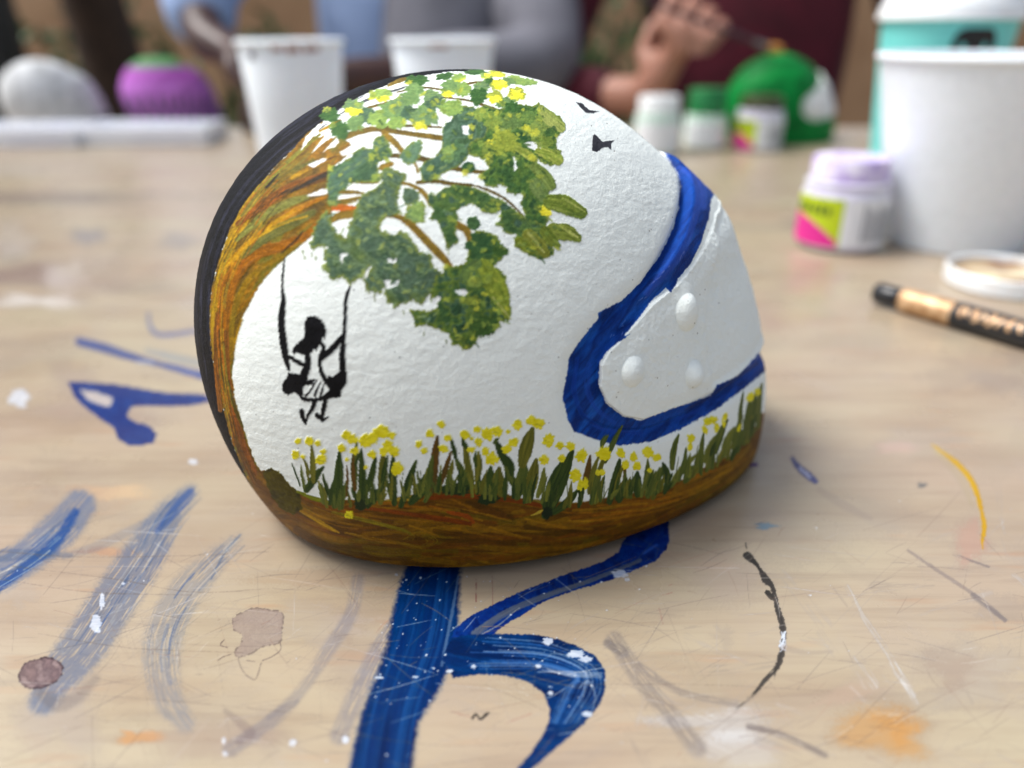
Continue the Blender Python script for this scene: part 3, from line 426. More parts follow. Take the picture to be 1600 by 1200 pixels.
OUTG = [(1045, 246), (1060, 270), (1065, 295), (1061, 325), (1052, 355), (1035, 390), (1000, 440), (965, 472), (932, 500), (905, 532), (888, 565), (880, 615), (886, 650), (900, 674), (935, 689), (975, 695), (1015, 690), (1060, 672), (1115, 642), (1152, 615), (1188, 586)]
ING = [(1108, 296), (1112, 318), (1107, 342), (1095, 378), (1078, 410), (1050, 445), (1015, 475), (980, 515), (950, 547), (937, 570), (936, 605), (947, 630), (972, 650), (1002, 656), (1057, 636), (1108, 613), (1152, 587), (1186, 551)]
def closed(px):
    c = chart(hit(px)); c = spline(list(c), 1.0) if False else c
    m = c[::-1] * np.array([-1, 1]); return np.vstack([c, m])
OREG = closed(OUTG); VREG = closed(ING)
RIV = hit([(987, 578), (1079, 582), (1067, 488), (1064, 462)]); RIVR = [(.0032, .0016), (.0031, .0019), (.0040, .0020), (.0032, .0009)]
CREASE = chart(hit([(1112, 380), (1100, 440), (1097, 500), (1100, 560), (1112, 612)])); CREASE = CREASE[np.argsort(CREASE[:, 1])]
def form(l0, detail=True):
    """push the plain form in and out: visor opening, visor plate, rivets"""
    shp = l0.shape; l = l0.reshape(-1, 3).copy(); r = np.linalg.norm(l, axis=1); n = l / r[:, None]; d = np.zeros(len(l))
    k = np.where(l[:, 0] > -0.03)[0]; C = chart(l[k]); do = sdist(C, OREG); dv = sdist(C, VREG)
    top = sstep(C[:, 1], 0.018, 0.036); dd = sstep(do, .0004, .0024) * (0.0018 * top - 0.0014 * (1 - top)) - (0.0022 - .0008 * (1 - top)) * np.exp(-((do - .0012) / .0010) ** 2)
    dd += sstep(dv, -.0007, .0007) * (0.0019 * (1 - top) + 0.0003 * top) + sstep(dv, .0, .006) * .0004
    dd += -0.0005 * np.exp(-((do - .0000) / .0012) ** 2)                       # the edge of the shell is a little rounded
    ca = np.interp(C[:, 1], CREASE[:, 1], np.abs(CREASE[:, 0])); dd -= sstep(ca - np.abs(C[:, 0]), -.0012, .0016) * 0.0007 * sstep(dv, 0, .003)
    d[k] = dd; rid = np.full(len(l), -1)
    for q, (p, (R_, h)) in enumerate(zip(RIV, RIVR)):
        for sy in (1, -1):
            e = np.linalg.norm(l - p * np.array([1, sy, 1]), axis=1); d += (h * np.clip(1 - (e / R_) ** 2, 0, 1) ** .9 + h * .15 * np.exp(-(e / (R_ * 1.2)) ** 2)) if q < 3 else h * np.exp(-(e / R_) ** 2)
            if q < 3 or True: rid[(e < R_ * .95)] = (2 if q == 3 else q) + (3 if sy < 0 else 0)
    return d.reshape(shp[:-1]), rid.reshape(shp[:-1])

# ------------------------------------------------------------------ mesh building
def mesh_arrays(name, V, F, mat, parent=None, col=None, gl=None, N=None, smooth=True):
    """V (n,3), F (m,4) -> one mesh object"""
    me = bpy.data.meshes.new(name); n, m = len(V), len(F); k = F.shape[1]
    me.vertices.add(n); me.vertices.foreach_set('co', V.astype(np.float32).ravel())
    me.loops.add(m * k); me.loops.foreach_set('vertex_index', F.astype(np.int32).ravel())
    me.polygons.add(m); me.polygons.foreach_set('loop_start', np.arange(0, m * k, k, dtype=np.int32))
    me.polygons.foreach_set('use_smooth', np.full(m, smooth)); me.update(calc_edges=True)
    if col is not None:
        a = me.color_attributes.new('pigment', 'FLOAT_COLOR', 'POINT'); c = np.ones((n, 4), np.float32); c[:, :3] = col
        if gl is not None: c[:, 3] = gl
        a.data.foreach_set('color', c.ravel())
    if N is not None: me.normals_split_custom_set_from_vertices(N.astype(np.float32))
    me.materials.append(mat); o = bpy.data.objects.new(name, me); COL.objects.link(o)
    if parent is not None: o.parent = parent
    return o
def empty(name, label, cat, loc=(0, 0, 0), rz=0, group=None):
    o = bpy.data.objects.new(name, None); COL.objects.link(o); o.location = loc; o.rotation_euler = (0, 0, rz); o['label'] = label; o['category'] = cat
    o.empty_display_size = 0.02
    if group: o['group'] = group
    return o
def tag(o, label, cat, group=None):
    o['label'] = label; o['category'] = cat
    if group: o['group'] = group
    return o
class MB:
    def __init__(s): s.bm = bmesh.new()
    def box(s, a, b, bev=0.0, M=None):
        r = bmesh.ops.create_cube(s.bm, size=1); vs = r['verts']
        for v in vs: v.co = Vector([a[i] + (b[i] - a[i]) * (v.co[i] + .5) for i in range(3)])
        if bev:
            es = list({e for v in vs for e in v.link_edges}); r2 = bmesh.ops.bevel(s.bm, geom=es, offset=bev, segments=3, affect='EDGES', profile=.5); vs = list({v for f in r2['faces'] for v in f.verts} | {v for v in vs if v.is_valid})
        if M is not None:
            for v in vs: v.co = M @ v.co
        return s
    def lathe(s, prof, n=64, M=None, cap=False, wob=0):
        rings = []
        for r, z in prof:
            ring = []
            for k in range(n):
                t = 2 * math.pi * k / n; co = Vector((r * math.cos(t), r * math.sin(t), z)); ring.append(s.bm.verts.new(M @ co if M is not None else co))
            rings.append(ring)
        for a, b in zip(rings[:-1], rings[1:]):
            for k in range(n): s.bm.faces.new((a[k], a[(k + 1) % n], b[(k + 1) % n], b[k]))
        if cap: s.bm.faces.new(rings[0][::-1]); s.bm.faces.new(rings[-1])
        return s
    def tube(s, pts, n=12, cap=True):
        P = [Vector(p[:3]) for p in pts]; rings = []
        for i, p in enumerate(P):
            t = (P[min(i + 1, len(P) - 1)] - P[max(i - 1, 0)]).normalized(); up = Vector((0, 0, 1)) if abs(t.z) < .9 else Vector((1, 0, 0)); u = t.cross(up).normalized(); v = t.cross(u)
            rings.append([s.bm.verts.new(p + (u * math.cos(2 * math.pi * k / n) + v * math.sin(2 * math.pi * k / n)) * pts[i][3]) for k in range(n)])
        for a, b in zip(rings[:-1], rings[1:]):
            for k in range(n): s.bm.faces.new((a[k], a[(k + 1) % n], b[(k + 1) % n], b[k]))
        if cap: s.bm.faces.new(rings[0][::-1]); s.bm.faces.new(rings[-1])
        return s
    def build(s, name, mat, parent=None, smooth=True, sharp=40):
        bmesh.ops.recalc_face_normals(s.bm, faces=s.bm.faces[:])
        me = bpy.data.meshes.new(name); s.bm.to_mesh(me); s.bm.free(); me.materials.append(mat)
        if smooth:
            me.polygons.foreach_set('use_smooth', [True] * len(me.polygons)); me.set_sharp_from_angle(angle=R(sharp))
        o = bpy.data.objects.new(name, me); COL.objects.link(o)
        if parent is not None: o.parent = parent
        return o

# ------------------------------------------------------------------ materials
def material(name, c=(200, 200, 200), rough=.5, metal=0.0, spec=.5, noise=None, bump=0.0, bscale=60, trans=0, sss=0, coat=0):
    m = bpy.data.materials.new(name); m.use_nodes = True; t = m.node_tree; b = t.nodes['Principled BSDF']
    b.inputs['Roughness'].default_value = rough; b.inputs['Metallic'].default_value = metal; b.inputs['Specular IOR Level'].default_value = spec
    b.inputs['Transmission Weight'].default_value = trans; b.inputs['Coat Weight'].default_value = coat
    if sss: b.inputs['Subsurface Weight'].default_value = sss; b.inputs['Subsurface Scale'].default_value = .01; b.inputs['Subsurface Radius'].default_value = (1, .35, .2)
    c1 = tuple(lin(c)) + (1,)
    g = t.nodes.new('ShaderNodeTexCoord'); nz = t.nodes.new('ShaderNodeTexNoise'); nz.inputs['Scale'].default_value = bscale; nz.inputs['Detail'].default_value = 5; t.links.new(g.outputs['Object'], nz.inputs['Vector'])
    c2 = tuple(lin(noise)) + (1,) if noise is not None else tuple(v * .86 for v in c1[:3]) + (1,)
    mx = t.nodes.new('ShaderNodeMix'); mx.data_type = 'RGBA'; mx.inputs[6].default_value = c1; mx.inputs[7].default_value = c2
    rp = t.nodes.new('ShaderNodeMapRange'); rp.inputs[1].default_value = .35; rp.inputs[2].default_value = .7; t.links.new(nz.outputs[0], rp.inputs[0]); t.links.new(rp.outputs[0], mx.inputs[0]); t.links.new(mx.outputs[2], b.inputs['Base Color'])
    if bump:
        bp = t.nodes.new('ShaderNodeBump'); bp.inputs['Strength'].default_value = bump; bp.inputs['Distance'].default_value = .001; t.links.new(nz.outputs[0], bp.inputs['Height']); t.links.new(bp.outputs[0], b.inputs['Normal'])
    return m
def pigment_material(name, r0, r1, bstr, bdist=.0003, scale=2200):
    m = bpy.data.materials.new(name); m.use_nodes = True; t = m.node_tree; b = t.nodes['Principled BSDF']; L = t.links.new; N = t.nodes.new
    at = N('ShaderNodeAttribute'); at.attribute_name = 'pigment'; at.attribute_type = 'GEOMETRY'; L(at.outputs['Color'], b.inputs['Base Color'])
    mr = N('ShaderNodeMapRange'); mr.inputs[3].default_value = r0; mr.inputs[4].default_value = r1; L(at.outputs['Alpha'], mr.inputs[0]); L(mr.outputs[0], b.inputs['Roughness'])
    g = N('ShaderNodeTexCoord'); n1 = N('ShaderNodeTexNoise'); n1.inputs['Scale'].default_value = scale; n1.inputs['Detail'].default_value = 4; n1.inputs['Roughness'].default_value = .6; L(g.outputs['Object'], n1.inputs['Vector'])
    bp = N('ShaderNodeBump'); bp.inputs['Strength'].default_value = bstr; bp.inputs['Distance'].default_value = bdist; L(n1.outputs[0], bp.inputs['Height']); L(bp.outputs[0], b.inputs['Normal'])
    b.inputs['Specular IOR Level'].default_value = .2; b.inputs['IOR'].default_value = 1.33
    return m
M_PAINT = pigment_material('painted plaster', .78, .34, .5)

# ------------------------------------------------------------------ the painted helmet
def helmet_grid(near, far, rows):
    """directions of a closed grid over the helmet; columns densest on the side at local -113 degrees"""
    a0 = R(-113 - 97); a1 = R(-113 + 97)
    al = np.concatenate([np.linspace(a0, a1, near, endpoint=False), np.linspace(a1, a0 + 2 * math.pi, far, endpoint=False)])
    zmin = 0.0; bmin = np.full(len(al), -.9)
    for _ in range(40):                                            # the elevation at which the surface reaches the table
        n = np.stack([np.cos(bmin) * np.cos(al), np.cos(bmin) * np.sin(al), np.sin(bmin)], -1); z = rfun(n) * n[:, 2] + CZ; bmin = np.clip(bmin - (z - zmin) / RM * .8, -1.4, -.2)
    t = np.linspace(0, 1, rows)[:, None]; be = bmin[None, :] + (math.pi / 2 - .0015 - bmin[None, :]) * t; A = np.broadcast_to(al[None, :], be.shape)
    return np.stack([np.cos(be) * np.cos(A), np.cos(be) * np.sin(A), np.sin(be)], -1)
def grid_faces(rows, cols, wrap=True):
    i = np.arange(rows - 1)[:, None]; j = np.arange(cols if wrap else cols - 1)[None, :]; j2 = (j + 1) % cols
    return np.stack([i * cols + j, i * cols + j2, (i + 1) * cols + j2, (i + 1) * cols + j], -1).reshape(-1, 4)
def grid_normals(P, wrap=True):
    du = (np.roll(P, -1, 1) - np.roll(P, 1, 1)) if wrap else np.gradient(P, axis=1); dv = np.gradient(P, axis=0); n = np.cross(du, dv)
    l = np.linalg.norm(n, axis=-1, keepdims=True); return n / np.maximum(l, 1e-15)

def build_helmet(near=1120, far=120, rows=600):
    K, nmark, OUTp, INp = paint_helmet()
    n = helmet_grid(near, far, rows); l = n * rfun(n)[..., None]; d, rid = form(l)
    rim = sstep(l[..., 2] + CZ, 0.0, .0042); d = d - (1 - rim) ** 2 * .0026
    base = l + n * d[..., None]
    W = to_world(base); Nw = grid_normals(W); toc = np.array([0, 0, CAM_H]) - W; vis = (Nw * toc).sum(-1) > 0
    mir = base * np.array([1, -1, 1]); Wm = to_world(mir); nm = (Nw); c, s = math.cos(PSI), math.sin(PSI)
    nl = np.stack([Nw[..., 0] * c + Nw[..., 1] * s, Nw[..., 0] * s - Nw[..., 1] * c, Nw[..., 2]], -1)      # local normal, mirrored
    nmw = np.stack([nl[..., 0] * c - nl[..., 1] * s, nl[..., 0] * s + nl[..., 1] * c, nl[..., 2]], -1)
    vm = ((nmw * (np.array([0, 0, CAM_H]) - Wm)).sum(-1) > 0) & ~vis
    px, py = project(W); mx, my = project(Wm); px = np.where(vm, mx, px); py = np.where(vm, my, py); ok = vis | vm
    col = K.sample(px, py, K.col); h = K.sample(px, py, K.h); gl = K.sample(px, py, K.gl); idn = K.sample_id(px, py)
    # what neither the camera nor its mirror image sees
    C = chart(base.reshape(-1, 3)); no = ~ok
    f = np.where(no.ravel())[0]; bz = base.reshape(-1, 3)[f]; cc = np.tile(np.array(WHITE, float), (len(f), 1)); ii = np.zeros(len(f), int)
    st = (np.abs(bz[:, 1]) < .009) & (bz[:, 0] < .02); cc[st] = (26, 27, 34); ii[st] = STRIPE
    gd = bz[:, 2] + CZ < .016 + .001 * vn(bz[:, 0] * 900, bz[:, 1] * 900); cc[gd] = (104, 64, 20); ii[gd] = GROUND
    do = sdist(C[f], OREG); dv = sdist(C[f], VREG); bl = (do > 0) & (dv < .0003) & (bz[:, 0] > -.02); cc[bl] = (20, 60, 150); ii[bl] = BLUE
    col.reshape(-1, 3)[f] = cc; idn.reshape(-1)[f] = ii; h.reshape(-1)[f] = .05; gl.reshape(-1)[f] = .4
    allC = C[:, 0] * 0; k = np.where(base.reshape(-1, 3)[:, 0] > -.03)[0]; dv = np.full(len(C), -1.0); dv[k] = sdist(C[k], VREG); dv = dv.reshape(idn.shape)
    pl = (idn == SHELL)
    idn = np.where(pl & (dv > .0), 2, idn); idn = np.where((idn == 2) & (rid >= 0), 100 + rid + 1000, idn)
    # the plaster itself: low lumps, brush texture of the primer; smoother on the visor
    X = base[..., 0] * 1000; Y = base[..., 1] * 1000; Z = base[..., 2] * 1000
    vz = np.where(idn == 2, 1.0, 0)
    lump = vz * (.12 * fbm(X * .5, Z * .45 + Y * .3, 12, 2) + .08 * fbm(X * 1.4, Z * 1.2 + Y, 15, 2)) + fbm(X * .35 + Y * .2, Z * .55, 5, 3) * .06 + fbm(X * .9 + Y * .7, Z * 1.5, 9, 2) * .034
    P = base + n * ((h * 1.3 + lump) * .001)[..., None]; Wd = to_world(P); N = grid_normals(Wd)
    T = empty('painted_helmet', 'large white toy helmet painted with a tree, a girl on a swing and yellow flowers', 'helmet')
    V = Wd.reshape(-1, 3); N = N.reshape(-1, 3); Cc = lin(np.clip(col, 0, 255)).reshape(-1, 3); Cc[(idn.reshape(-1) > 3) & (idn.reshape(-1) < 1000)] *= .88; Cc[idn.reshape(-1) == STRIPE] *= .6; G = np.clip(gl, 0, 1).reshape(-1); I = idn.reshape(-1)
    cols = near + far; F = grid_faces(rows, cols); fi = I[F[:, 0]].reshape(rows - 1, cols)
    def components(A):
        L = np.arange(A.size).reshape(A.shape)
        for _ in range(400):
            M = L.copy(); e = A[1:] == A[:-1]
            M[1:] = np.where(e, np.minimum(M[1:], L[:-1]), M[1:]); M[:-1] = np.where(e, np.minimum(M[:-1], L[1:]), M[:-1])
            for sft in (1, -1): R_ = np.roll(L, sft, 1); M = np.where(np.roll(A, sft, 1) == A, np.minimum(M, R_), M)
            f_ = M.ravel()
            np.minimum.at(f_, L.ravel(), M.ravel().copy())            # hook every label's root to the smallest neighbour
            for _k in range(4): f_ = f_[f_]
            M = f_.reshape(A.shape)
            if (M == L).all(): break
            L = M
        return L
    for pas in range(3):                                              # dust smaller than a brush hair joins what it lies on
        L = components(fi); u, inv, cnt = np.unique(L, return_inverse=True, return_counts=True); inv = inv.reshape(fi.shape)
        small = cnt[inv] < (150 if pas < 2 else 40)
        if not small.any(): break
        for _ in range(30):
            for ax, sh in ((1, 1), (1, -1), (0, 1), (0, -1)):
                nb = np.roll(fi, sh, ax); ns = np.roll(small, sh, ax)
                if ax == 0: ns = ns.copy(); ns[0 if sh == 1 else -1] = True
                t = small & ~ns; fi = np.where(t, nb, fi); small = small & ~t
            if not small.any(): break
    L = components(fi).ravel(); fi = fi.ravel()
    # every mark is a part cut along its own outline
    nm = {SHELL: 'shell', 2: 'visor', BLUE: 'visor_groove', STRIPE: 'painted_stripe', TRUNK: 'painted_branch', GROUND: 'painted_ground', LEAF: 'painted_leaves', GRASS: 'painted_grass', GIRL: 'painted_girl', BIRD1: 'painted_bird', BIRD2: 'painted_bird'}
    u, inv, cnt = np.unique(L, return_inverse=True, return_counts=True); order = np.argsort(-cnt); srt = np.argsort(inv.ravel(), kind='stable'); st = np.concatenate([[0], np.cumsum(cnt)])
    for q in order:
        f = F[srt[st[q]:st[q + 1]]]; v = int(fi[srt[st[q]]]); name = nm.get(v, 'rivet' if v >= 1000 else 'painted_flower')
        uu, iv = np.unique(f, return_inverse=True); mesh_arrays(name, V[uu], iv.reshape(f.shape), M_PAINT, T, Cc[uu], G[uu], N[uu])
    return T
HELMET = build_helmet()

# ------------------------------------------------------------------ the table top and the paint on it
def paint_table():
    K = Canvas(-260, 170, 1860, 1330, 1.3, (150, 140, 130)); K.col[:] = (150, 140, 130)
    BL = [(0, 38, 92), (0, 50, 106), (0, 30, 78)]; DB = [(6, 38, 112), (10, 50, 124)]
    P = lambda pts, cols, **k: K.poly(pts, cols, 1, **k)
    def S(pts, c, c2=None, **k): K.stroke(pts, c, c2, idn=1, **k)
    # broad soft smudges and pale patches
    for x, y, a, b, c, al in [(40, 430, 70, 18, (120, 96, 96), .5), (140, 370, 26, 12, (110, 118, 140), .45), (278, 376, 26, 12, (130, 134, 146), .4), (10, 395, 40, 12, (120, 110, 108), .3), (230, 450, 60, 10, (140, 122, 112), .35), (1275, 440, 40, 20, (196, 140, 140), .4), (1240, 500, 60, 20, (206, 150, 140), .3), (1260, 480, 50, 30, (190, 190, 130), .3), (1330, 530, 60, 14, (180, 160, 120), .2),
                              (1250, 345, 26, 10, (120, 112, 108), .3), (1180, 300, 40, 20, (200, 170, 160), .35), (60, 470, 60, 12, (236, 230, 222), .6), (110, 430, 30, 26, (236, 230, 222), .4), (20, 380, 30, 30, (232, 228, 220), .35), (80, 315, 140, 12, (112, 96, 98), .45), (0, 262, 120, 12, (222, 216, 200), .4), (150, 640, 90, 26, (168, 142, 132), .35), (120, 590, 30, 30, (150, 116, 120), .25), (1450, 520, 60, 18, (150, 138, 128), .3),
                              (1130, 900, 60, 40, (204, 176, 160), .3), (1390, 1150, 66, 40, (206, 148, 72), .55), (1400, 1130, 40, 30, (206, 140, 60), .35), (1130, 1130, 90, 30, (206, 206, 206), .5), (1150, 1175, 60, 26, (222, 224, 226), .4), (1520, 1050, 60, 50, (196, 186, 168), .4), (1520, 850, 24, 34, (214, 140, 120), .4), (1400, 700, 30, 8, (220, 160, 150), .35), (1290, 800, 90, 60, (200, 186, 160), .3), (1195, 822, 18, 5, (100, 150, 180), .6), (1440, 758, 7, 5, (90, 96, 100), .7),
                              (170, 770, 60, 12, (226, 176, 130), .45), (165, 862, 50, 7, (214, 130, 80), .4), (90, 1120, 60, 60, (190, 176, 172), .35), (215, 1152, 30, 12, (214, 150, 84), .6), (330, 1150, 90, 30, (176, 148, 132), .35), (480, 905, 90, 12, (170, 136, 104), .4), (310, 1000, 80, 40, (216, 190, 140), .3), (300, 800, 120, 60, (228, 206, 160), .3), (560, 1000, 60, 80, (160, 140, 130), .25)]:
        K.dab(x, y, a, b, c, None, 1, rag=.5, alpha=min(.85, al * 1.3), soft=min(a, b) * .9, hh=0, gl=.5, k=1.5)
    for i in range(90):                                            # pale and dark rubbed patches all over the film
        x, y = rng.uniform(-200, 1800), rng.uniform(400, 1300); k_ = rng.random(); c_ = [(226, 222, 214), (150, 122, 104), (218, 178, 150), (140, 132, 132), (222, 204, 150)][i % 5]
        K.dab(x, y, rng.uniform(20, 110), rng.uniform(8, 34), c_, None, 1, rag=.6, alpha=.12 + .2 * k_, soft=14, hh=0, gl=.5, k=2.2, ang=rng.normal(0, .25))
    for i in range(40):                                            # dry rubs of white and grey paint
        x, y = rng.uniform(900, 1700), rng.uniform(880, 1300); a = rng.choice([.9, 1.05, .4, -.1]) + rng.normal(0, .1); L_ = rng.uniform(30, 120)
        S([(x, y), (x + math.cos(a) * L_, y + math.sin(a) * L_)], (230, 230, 228) if i % 3 else (120, 112, 110), width=rng.uniform(5, 16), alpha=.3, soft=4, dry=.95, br=.4)
    # washed out strokes at the lower left
    GB = (70, 100, 146)
    S([(125, 790, 50), (90, 830, 60), (20, 885, 56), (-60, 920, 60)], (40, 84, 146), (96, 116, 146), alpha=.72, soft=16, br=.5, rag=3, dry=.3); S([(118, 800, 12), (85, 850, 18), (40, 885, 16), (-20, 930, 16)], (8, 62, 134), (20, 74, 140), alpha=.85, soft=7, rag=2, dry=.25)
    S([(100, 870, 10), (160, 850, 16), (230, 815, 12)], GB, alpha=.35, soft=6); S([(-20, 870, 24), (40, 866, 16), (110, 868, 8)], (50, 80, 120), alpha=.45, soft=5)
    S([(298, 768, 22), (262, 806, 44), (225, 868, 66), (180, 935, 72), (130, 1010, 72), (86, 1060, 60), (66, 1095, 46)], (62, 94, 142), (96, 110, 136), alpha=.75, soft=18, br=.5, rag=4, dry=.4); S([(298, 770, 14), (280, 790, 18), (245, 830, 10)], (30, 70, 140), alpha=.6, soft=5)
    S([(372, 842, 14), (332, 880, 40), (290, 925, 54), (262, 975, 60), (252, 1030, 60), (262, 1090, 50), (290, 1130, 30)], (96, 116, 146), (130, 134, 142), alpha=.6, soft=16, br=.5, rag=4, dry=.5); S([(376, 835, 3), (350, 866, 4), (330, 905, 3)], (70, 96, 130), alpha=.6)
    S([(560, 905, 20), (548, 960, 22), (510, 1020, 22), (470, 1080, 18), (420, 1130, 24), (360, 1170, 26)], (104, 108, 132), (130, 126, 130), alpha=.55, soft=10, dry=.45); S([(640, 940, 14), (600, 1000, 26), (560, 1080, 30), (530, 1150, 30)], (84, 98, 136), alpha=.5, soft=14, dry=.45)
    for i in range(100):                                           # streaks the brush left inside the washed out strokes
        base_ = [[(298, 768), (262, 806), (225, 868), (180, 935), (130, 1010), (86, 1060)], [(372, 842), (332, 880), (290, 925), (262, 975), (252, 1030), (262, 1090)], [(125, 790), (90, 830), (20, 885), (-60, 920)]][i % 3]
        ln = spline(base_, 4); a_ = int(rng.uniform(0, .7) * len(ln)); b2 = min(len(ln) - 1, a_ + int(rng.uniform(.1, .4) * len(ln))); sg_ = ln[a_:b2:6]
        if len(sg_) < 2: continue
        o_ = rng.normal(0, 13); c_ = [(40, 80, 140), (206, 196, 180), (70, 90, 124), (96, 96, 104)][int(rng.choice(4, p=[.4, .3, .2, .1]))]
        S([(p[0] + o_ * .85, p[1] + o_ * .5, rng.uniform(1, 3)) for p in sg_], c_, alpha=rng.uniform(.25, .6), soft=1.5, rag=.4)
    # far marks left of the helmet
    P([(105, 596), (128, 597), (150, 598), (180, 600), (210, 605), (262, 614), (322, 616), (330, 628), (300, 634), (262, 636), (225, 634), (205, 636), (198, 650), (212, 660), (232, 664), (246, 678), (240, 692), (222, 697), (199, 696), (184, 686), (178, 670), (150, 650), (130, 634), (116, 620)], DB, rag=1.2, soft=2, alpha=.95, gl=.7); K.poly([(124, 608), (150, 612), (178, 622), (172, 636), (152, 632), (136, 624)], [(205, 190, 176)], 0, soft=3, alpha=.9, rag=1)
    S([(124, 534, 14), (160, 543, 16), (200, 556, 14), (245, 568, 9), (320, 588, 14)], DB[0], (40, 78, 160), soft=3, alpha=.85); S([(230, 548, 8), (280, 560, 14), (320, 570, 14)], (110, 150, 180), alpha=.5, soft=5); S([(232, 488, 5), (234, 508, 7), (246, 522, 9), (275, 522, 8), (320, 514, 7)], (44, 78, 160), (80, 104, 160), alpha=.75, soft=4); S([(215, 566, 3), (240, 567, 3)], (210, 214, 226), alpha=.7)
    # the big blue letter
    P([(636, 880), (722, 880), (720, 915), (718, 970), (712, 1020), (690, 1075), (655, 1130), (646, 1200), (640, 1290), (520, 1300), (548, 1180), (562, 1120), (585, 1060), (603, 1010), (614, 950), (622, 915)], BL, rag=3, soft=12, gl=.6, alpha=1.0, ang=1.75, aniso=8, scale=.05)
    for i in range(26):
        o = rng.uniform(-30, 44); S([(672 + o * .8, 890, 2), (650 + o, 1000, 3), (612 + o, 1110, 3), (590 + o, 1230, 2)], (14, 70, 132) if i % 2 else (0, 38, 98), alpha=.45, soft=2)
    S([(716, 900, 3), (706, 960, 5), (690, 1040, 4)], (110, 130, 160), alpha=.6, soft=2)
    P([(708, 985), (735, 962), (800, 930), (875, 900), (940, 878), (966, 862), (972, 846), (990, 826), (1000, 800), (1045, 800), (1046, 845), (1042, 858), (1026, 876), (990, 892), (950, 908), (900, 922), (850, 940), (815, 962), (790, 976), (768, 994), (730, 1000), (706, 996)], [(4, 40, 118), (8, 52, 130), (2, 32, 100)], rag=1.5, soft=2, gl=.7)
    S([(742, 990, 12), (790, 958, 10), (850, 932, 9), (920, 908, 7), (1000, 876, 6)], (110, 112, 116), (84, 92, 110), alpha=.8, soft=3); S([(748, 994, 2), (780, 976, 2.5), (808, 952, 1.5)], (150, 150, 150), alpha=.7); S([(1006, 864, 5), (1026, 852, 4)], (60, 100, 190), alpha=.6, soft=3)
    P([(706, 996), (735, 992), (790, 990), (837, 991), (870, 998), (900, 1008), (931, 1025), (946, 1048), (946, 1080), (935, 1105), (912, 1132), (878, 1162), (845, 1190), (812, 1220), (770, 1270), (755, 1270), (800, 1210), (830, 1175), (848, 1148), (857, 1128), (858, 1108), (850, 1085), (826, 1066), (790, 1056), (750, 1054), (708, 1060), (690, 1030)], BL, rag=1.5, soft=3, gl=.7, ang=.2, aniso=4, scale=.06)
    for i in range(16):
        o = rng.uniform(0, 1); S([(728 + 70 * rng.random(), 996 + 50 * o, 2), (860 - 20 * o, 1006 + 40 * o, 2.5), (925 - 30 * o, 1040 + 20 * o, 2.5), (938 - 60 * o, 1080, 2), (900 - 40 * o, 1130, 2)], (60, 112, 180) if i % 3 else (140, 160, 190), alpha=.45, soft=1.5)
    for o in (0, 8, 15): S([(840 + o, 1050 - o * .3, 2), (890, 1050 + o * .4, 3), (940, 1052 + o * .4, 2)], (176, 182, 196), alpha=.55, soft=1.5)
    S([(905, 1075, 2), (920, 1065, 3), (930, 1090, 2), (922, 1120, 2)], (170, 176, 190), alpha=.5)
    # stains
    P([(28, 1052), (38, 1036), (58, 1029), (80, 1027), (96, 1036), (98, 1050), (88, 1066), (66, 1075), (42, 1076), (30, 1066)], [(132, 108, 108), (108, 88, 90), (150, 128, 126)], rag=2, smooth=True, alpha=.95, edge=(44, 28, 36), ew=4.2, gl=.7)
    S([(64, 1084, 16), (90, 1100, 26), (120, 1090, 20), (150, 1060, 14)], (112, 104, 104), alpha=.5, soft=12)  # shading below the ring stain, painted in as soft grey
    P([(362, 966), (378, 956), (398, 949), (420, 952), (442, 958), (441, 985), (438, 1004), (410, 1012), (392, 1022), (372, 1028), (366, 1018), (376, 1004), (377, 992), (364, 984)], [(156, 138, 130), (140, 120, 116)], rag=2, smooth=True, alpha=.7, edge=(50, 34, 40), ew=2.6, gl=.7)
    for p in ([(372, 1028), (376, 1042), (385, 1055), (398, 1062), (404, 1050), (408, 1036)], [(438, 1004), (438, 1016), (425, 1026), (410, 1032)], [(350, 1000), (344, 1008), (356, 1012)], [(362, 1022), (350, 1026), (340, 1032)], [(385, 1032), (398, 1034)]): S(p, (74, 54, 58), width=1.6, alpha=.8, rag=.6)
    S([(352, 1110, 8), (390, 1145, 18), (372, 1160, 10)], (110, 92, 92), alpha=.4, soft=6); S([(420, 1120, 10), (450, 1105, 14), (465, 1096, 6)], (130, 124, 126), alpha=.5, soft=5)
    S([(1165, 849, 3), (1167, 858, 2)], (52, 48, 44)); S([(1167, 868, 13), (1178, 878, 9), (1188, 890, 5)], (52, 48, 44), (70, 66, 60), rag=1.2); S([(1186, 888, 5), (1197, 906, 13), (1206, 916, 8), (1214, 948, 9), (1222, 975, 11), (1224, 1000, 9), (1219, 1030, 10), (1212, 1046, 7)], (54, 50, 46), (80, 74, 68), rag=1.6, soft=1.2); S([(1199, 926, 9), (1206, 934, 8)], (60, 56, 50)); S([(1214, 1044, 8), (1196, 1062, 8), (1178, 1084, 5), (1148, 1110, 1)], (52, 48, 44), (84, 78, 72), dry=.3, rag=1); S([(1212, 1044, 3), (1210, 1062, 1)], (60, 56, 50))
    for i in range(22): S([(1222 + rng.uniform(-5, 6), 990 + rng.uniform(-6, 28), 2), (1222 + rng.uniform(-6, 7), 992 + rng.uniform(-4, 30), 1)], (214, 222, 232), alpha=.8)
    S([(1225, 1012, 10), (1260, 1020, 8), (1300, 1018, 4)], (150, 130, 118), alpha=.35, soft=5)
